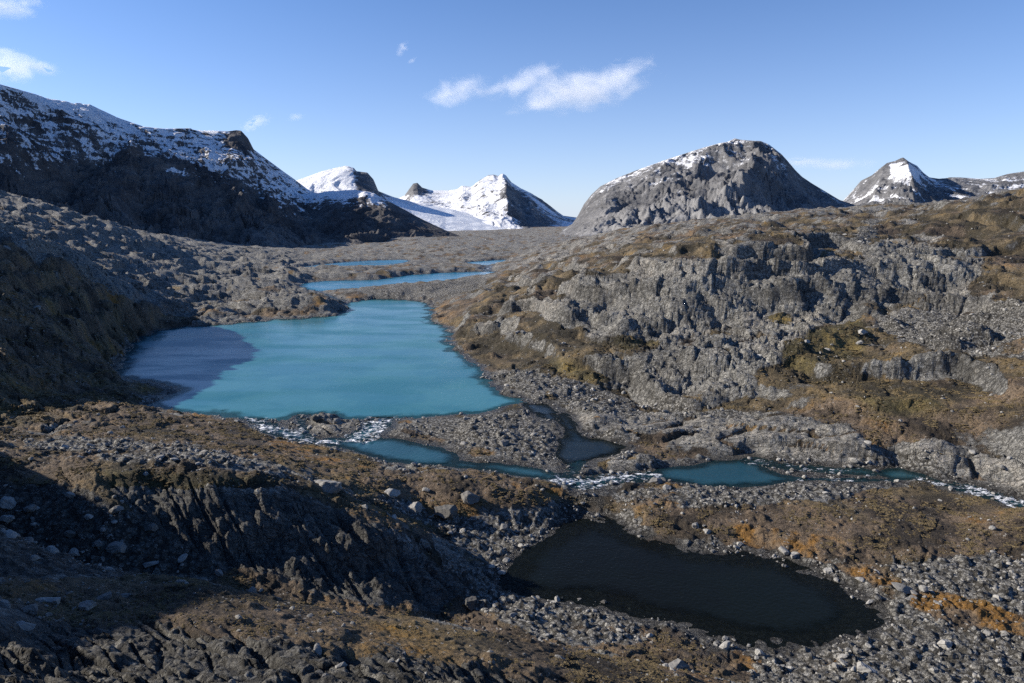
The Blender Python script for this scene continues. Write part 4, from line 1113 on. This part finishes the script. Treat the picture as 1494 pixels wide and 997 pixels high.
# one mass for all the others: points with instanced stone meshes
src = bpy.data.collections.new('stone_shapes')
for i in range(8):
    me_ = boulder_mesh('stone_shape', 400 + i, 2, .72, 10); me_.materials.append(STONE)
    src.objects.link(bpy.data.objects.new('stone_shape', me_))
def scatter_nodes(src):
    ng = bpy.data.node_groups.new('stone_scatter', 'GeometryNodeTree')
    ng.interface.new_socket('Geometry', in_out='INPUT', socket_type='NodeSocketGeometry')
    ng.interface.new_socket('Geometry', in_out='OUTPUT', socket_type='NodeSocketGeometry')
    N = ng.nodes; Lk = ng.links
    gi = N.new('NodeGroupInput'); go = N.new('NodeGroupOutput')
    iop = N.new('GeometryNodeInstanceOnPoints'); ci_ = N.new('GeometryNodeCollectionInfo')
    ci_.inputs['Collection'].default_value = src; ci_.inputs['Separate Children'].default_value = True; ci_.inputs['Reset Children'].default_value = True
    def at(name, t):
        a = N.new('GeometryNodeInputNamedAttribute'); a.data_type = t; a.inputs['Name'].default_value = name; return a.outputs['Attribute']
    Lk.new(gi.outputs[0], iop.inputs['Points']); Lk.new(ci_.outputs[0], iop.inputs['Instance'])
    iop.inputs['Pick Instance'].default_value = True
    Lk.new(at('pick', 'INT'), iop.inputs['Instance Index'])
    Lk.new(at('rot', 'FLOAT_VECTOR'), iop.inputs['Rotation']); Lk.new(at('size', 'FLOAT_VECTOR'), iop.inputs['Scale'])
    Lk.new(iop.outputs[0], go.inputs[0])
    return ng
me = bpy.data.meshes.new('stones')
n = len(rest)
me.vertices.add(n)
co = rest[:, :3].copy(); co[:, 2] += rest[:, 3] * .04
me.vertices.foreach_set('co', co.astype(np.float32).ravel())
a = me.attributes.new('pick', 'INT', 'POINT'); a.data.foreach_set('value', rng.integers(0, 8, n).astype(np.int32))
a = me.attributes.new('rot', 'FLOAT_VECTOR', 'POINT')
rot = np.stack([rng.normal(0, .35, n), rng.normal(0, .35, n), rng.random(n) * 6.283], 1); a.data.foreach_set('vector', rot.astype(np.float32).ravel())
a = me.attributes.new('size', 'FLOAT_VECTOR', 'POINT')
szv = rest[:, 3:4] * np.stack([np.ones(n), rng.uniform(.7, 1, n), rng.uniform(.7, 1.1, n)], 1) * .95; a.data.foreach_set('vector', szv.astype(np.float32).ravel())
so = link('scree_stones', me, STONE, 'stuff', 'loose grey stones strewn over the valley ground')
md = so.modifiers.new('scatter', 'NODES'); md.node_group = scatter_nodes(src)

# low heath cushions and tufts over the meadows
def tussock_material():
    m, nt = new_mat('heath_cushion'); b = NB(nt); p = b.pos()
    n = b.noise(p, .45, 5, .7); n2 = b.noise(p, 7.0, 5, .75)
    f = b.math('ADD', b.math('MULTIPLY', n, .55), b.math('MULTIPLY', n2, .45))
    f = b.math('ADD', b.math('MULTIPLY', b.math('SUBTRACT', f, .5), 2.2), .5)
    c = b.ramp(f, [(.12, (.040, .034, .018)), (.36, (.095, .075, .040)), (.58, (.155, .118, .064)), (.82, (.22, .175, .10)), (1.0, (.22, .13, .04))])
    b.out(b.principled(c, .95, b.bump(n2, 1.0, .12), .1))
    return m
TUS = tussock_material()
tsrc = bpy.data.collections.new('tussock_shapes')
for i in range(5):
    r = random.Random(900 + i)
    bm = bmesh.new()
    for kk in range(7 + i):                      # a handful of upright leafy sprigs on a low cushion
        from mathutils import Matrix
        Mt = Matrix.Translation((r.gauss(0, .42), r.gauss(0, .42), r.uniform(.0, .22))) @ Matrix.Rotation(r.uniform(-.5, .5), 4, 'X') @ Matrix.Rotation(r.uniform(-.5, .5), 4, 'Y') @ Matrix.Diagonal((r.uniform(.22, .5), r.uniform(.22, .5), r.uniform(.18, .42), 1))
        bmesh.ops.create_icosphere(bm, subdivisions=1, radius=1.0, matrix=Mt)
    for v in bm.verts: v.co += Vector((r.gauss(0, .05), r.gauss(0, .05), r.gauss(0, .05)))
    me_ = bpy.data.meshes.new('tussock_shape'); bm.to_mesh(me_); bm.free(); me_.materials.append(TUS)
    tsrc.objects.link(bpy.data.objects.new('tussock_shape', me_))
pt = (np.clip(veg - .45, 0, .6) * (YY > 26) * (YY < 265) * (SS > -.85) * (SS < .88) * (SDm > .8) * (M_orange < .5) * np.clip(.3 + 1.6 * fbm(XX, YY, 6, 3, seed=601), 0, 1.5) * cellA / (YY ** 1.35)).ravel()
cs_p = np.cumsum(pt); nt_ = 42000
ix = np.searchsorted(cs_p, rng.random(nt_) * cs_p[-1])
tr = np.clip((.10 + .30 * rng.random(nt_) ** 2.2) * np.clip(YY.ravel()[ix] / 110, .45, 1.6), .08, .7)
tco = np.stack([XX.ravel()[ix], YY.ravel()[ix], Zt.ravel()[ix] - .05 * tr], 1); tco[:, :2] += (rng.random((nt_, 2)) - .5) * SPC.ravel()[ix][:, None]
me = bpy.data.meshes.new('heath_tussocks'); me.vertices.add(nt_); me.vertices.foreach_set('co', tco.astype(np.float32).ravel())
a = me.attributes.new('pick', 'INT', 'POINT'); a.data.foreach_set('value', rng.integers(0, 5, nt_).astype(np.int32))
a = me.attributes.new('rot', 'FLOAT_VECTOR', 'POINT'); a.data.foreach_set('vector', np.stack([rng.normal(0, .1, nt_), rng.normal(0, .1, nt_), rng.random(nt_) * 6.283], 1).astype(np.float32).ravel())
a = me.attributes.new('size', 'FLOAT_VECTOR', 'POINT'); a.data.foreach_set('vector', np.stack([tr, tr, tr * rng.uniform(.35, .8, nt_)], 1).astype(np.float32).ravel())
to = link('heath_tussocks', me, TUS, 'stuff', 'low brown heath cushions and tufts on the meadows')
md = to.modifiers.new('scatter', 'NODES'); md.node_group = scatter_nodes(tsrc)

# ------------------------------------------------------------------ clouds
def cloud(label, blobs, dist, dens, seed, nscale=2.2):
    """blobs: [(px, py, half width px, half height px, roll)] merged into one closed shape filled with vapour"""
    m, nt = new_mat('cloud_vapour'); b = NB(nt)
    p = b.pos()
    field = None
    bm = bmesh.new()
    for px, py, hw, hh, roll in blobs:
        s, mm = ray(px, py)
        c = Vector((float(s) * dist, dist, CAM_Z + float(mm) * dist))
        rx, rz = hw / F * dist, hh / F * dist; ry = rx * .6
        rot_m = Vector((0, 0, 0))
        cr, sr = math.cos(roll), math.sin(roll)
        sub = b.n('ShaderNodeVectorMath', operation='SUBTRACT'); b.link(p, sub.inputs[0]); sub.inputs[1].default_value = c
        mp = b.n('ShaderNodeMapping', vector_type='TEXTURE'); b.link(sub.outputs[0], mp.inputs[0])
        mp.inputs['Rotation'].default_value = (0, -roll, 0); mp.inputs['Scale'].default_value = (rx, ry, rz)
        ln = b.n('ShaderNodeVectorMath', operation='LENGTH'); b.link(mp.outputs[0], ln.inputs[0])
        f = b.math('SUBTRACT', 1.0, ln.outputs['Value'])
        field = f if field is None else b.math('SMOOTH_MAX', field, f, .25)
        from mathutils import Matrix
        M = Matrix.Translation(c) @ Matrix.Rotation(-roll, 4, 'Y') @ Matrix.Diagonal((rx * 1.35, ry * 1.35, rz * 1.35, 1))
        bmesh.ops.create_icosphere(bm, subdivisions=3, radius=1.0, matrix=M)
    hull = bmesh.ops.convex_hull(bm, input=bm.verts[:])
    bmesh.ops.delete(bm, geom=[v for v in hull['geom_interior'] if isinstance(v, bmesh.types.BMVert)], context='VERTS')
    bmesh.ops.recalc_face_normals(bm, faces=bm.faces[:])
    me_ = bpy.data.meshes.new('cloud'); bm.to_mesh(me_); bm.free()
    rx0 = blobs[0][2] / F * dist
    n = b.noise(b.scale_vec(p, (1, 1, 1.5)), nscale / rx0, 9, .66, .5)
    d = b.math('ADD', b.math('MULTIPLY', b.math('ADD', field, .17), 1.0), b.math('MULTIPLY', b.math('SUBTRACT', n, .5), 3.0))
    d = b.math('MULTIPLY', b.ss(d, .12, 1.5), b.ss(field, -.33, .05))
    v = b.n('ShaderNodeVolumePrincipled')
    v.inputs['Color'].default_value = (.98, .98, .98, 1); v.inputs['Anisotropy'].default_value = .2
    b.link(b.math('MULTIPLY', d, dens), v.inputs['Density'])
    o = b.n('ShaderNodeOutputMaterial'); b.link(v.outputs[0], o.inputs['Volume'])
    return link('cloud', me_, m, None, label, 'cloud', 'clouds in the blue sky')
scene.cycles.volume_step_rate = 1.0
cloud('largest ragged white cloud in the middle of the blue sky', [(850,132,95,27,.12),(900,113,52,20,.40),(800,148,58,14,.22),(765,118,54,17,.42),(820,125,60,20,.2),(725,130,34,9,.3)], 12000, .0026, 1, 3.2)
cloud('small white cloud left of the largest cloud', [(663,134,48,19,.25),(680,128,28,13,.4)], 12000, .0024, 2, 2.2)
cloud('tiny wispy cloud high above the central peak', [(587,72,13,7,.7),(602,88,8,3,.6)], 12000, .0045, 3, 1.2)
cloud('white cloud at the left edge above the snowy ridge', [(10,95,55,22,-.1),(50,95,36,12,-.3),(-40,100,60,25,0)], 12000, .0022, 4, 1.8)
cloud('cloud in the upper left corner of the sky', [(12,8,46,16,0),(-30,5,60,22,0)], 12000, .0022, 5, 1.8)
cloud('faint cloud right above the shoulder of the snowy ridge', [(372,180,24,9,.35),(430,172,16,6,.2)], 12000, .003, 6, 1.5)
cloud('thin low cloud veil between the dome mountain and the pointed peak', [(1215,240,60,10,.0),(1180,236,50,7,0)], 14000, .0013, 7, 1.2)
print('Zmin', Zt.min(), Zt.max())
print('tris', 2 * (nR - 1) * (nC - 1), 'stones', len(stones), 'grid', nR, nC)
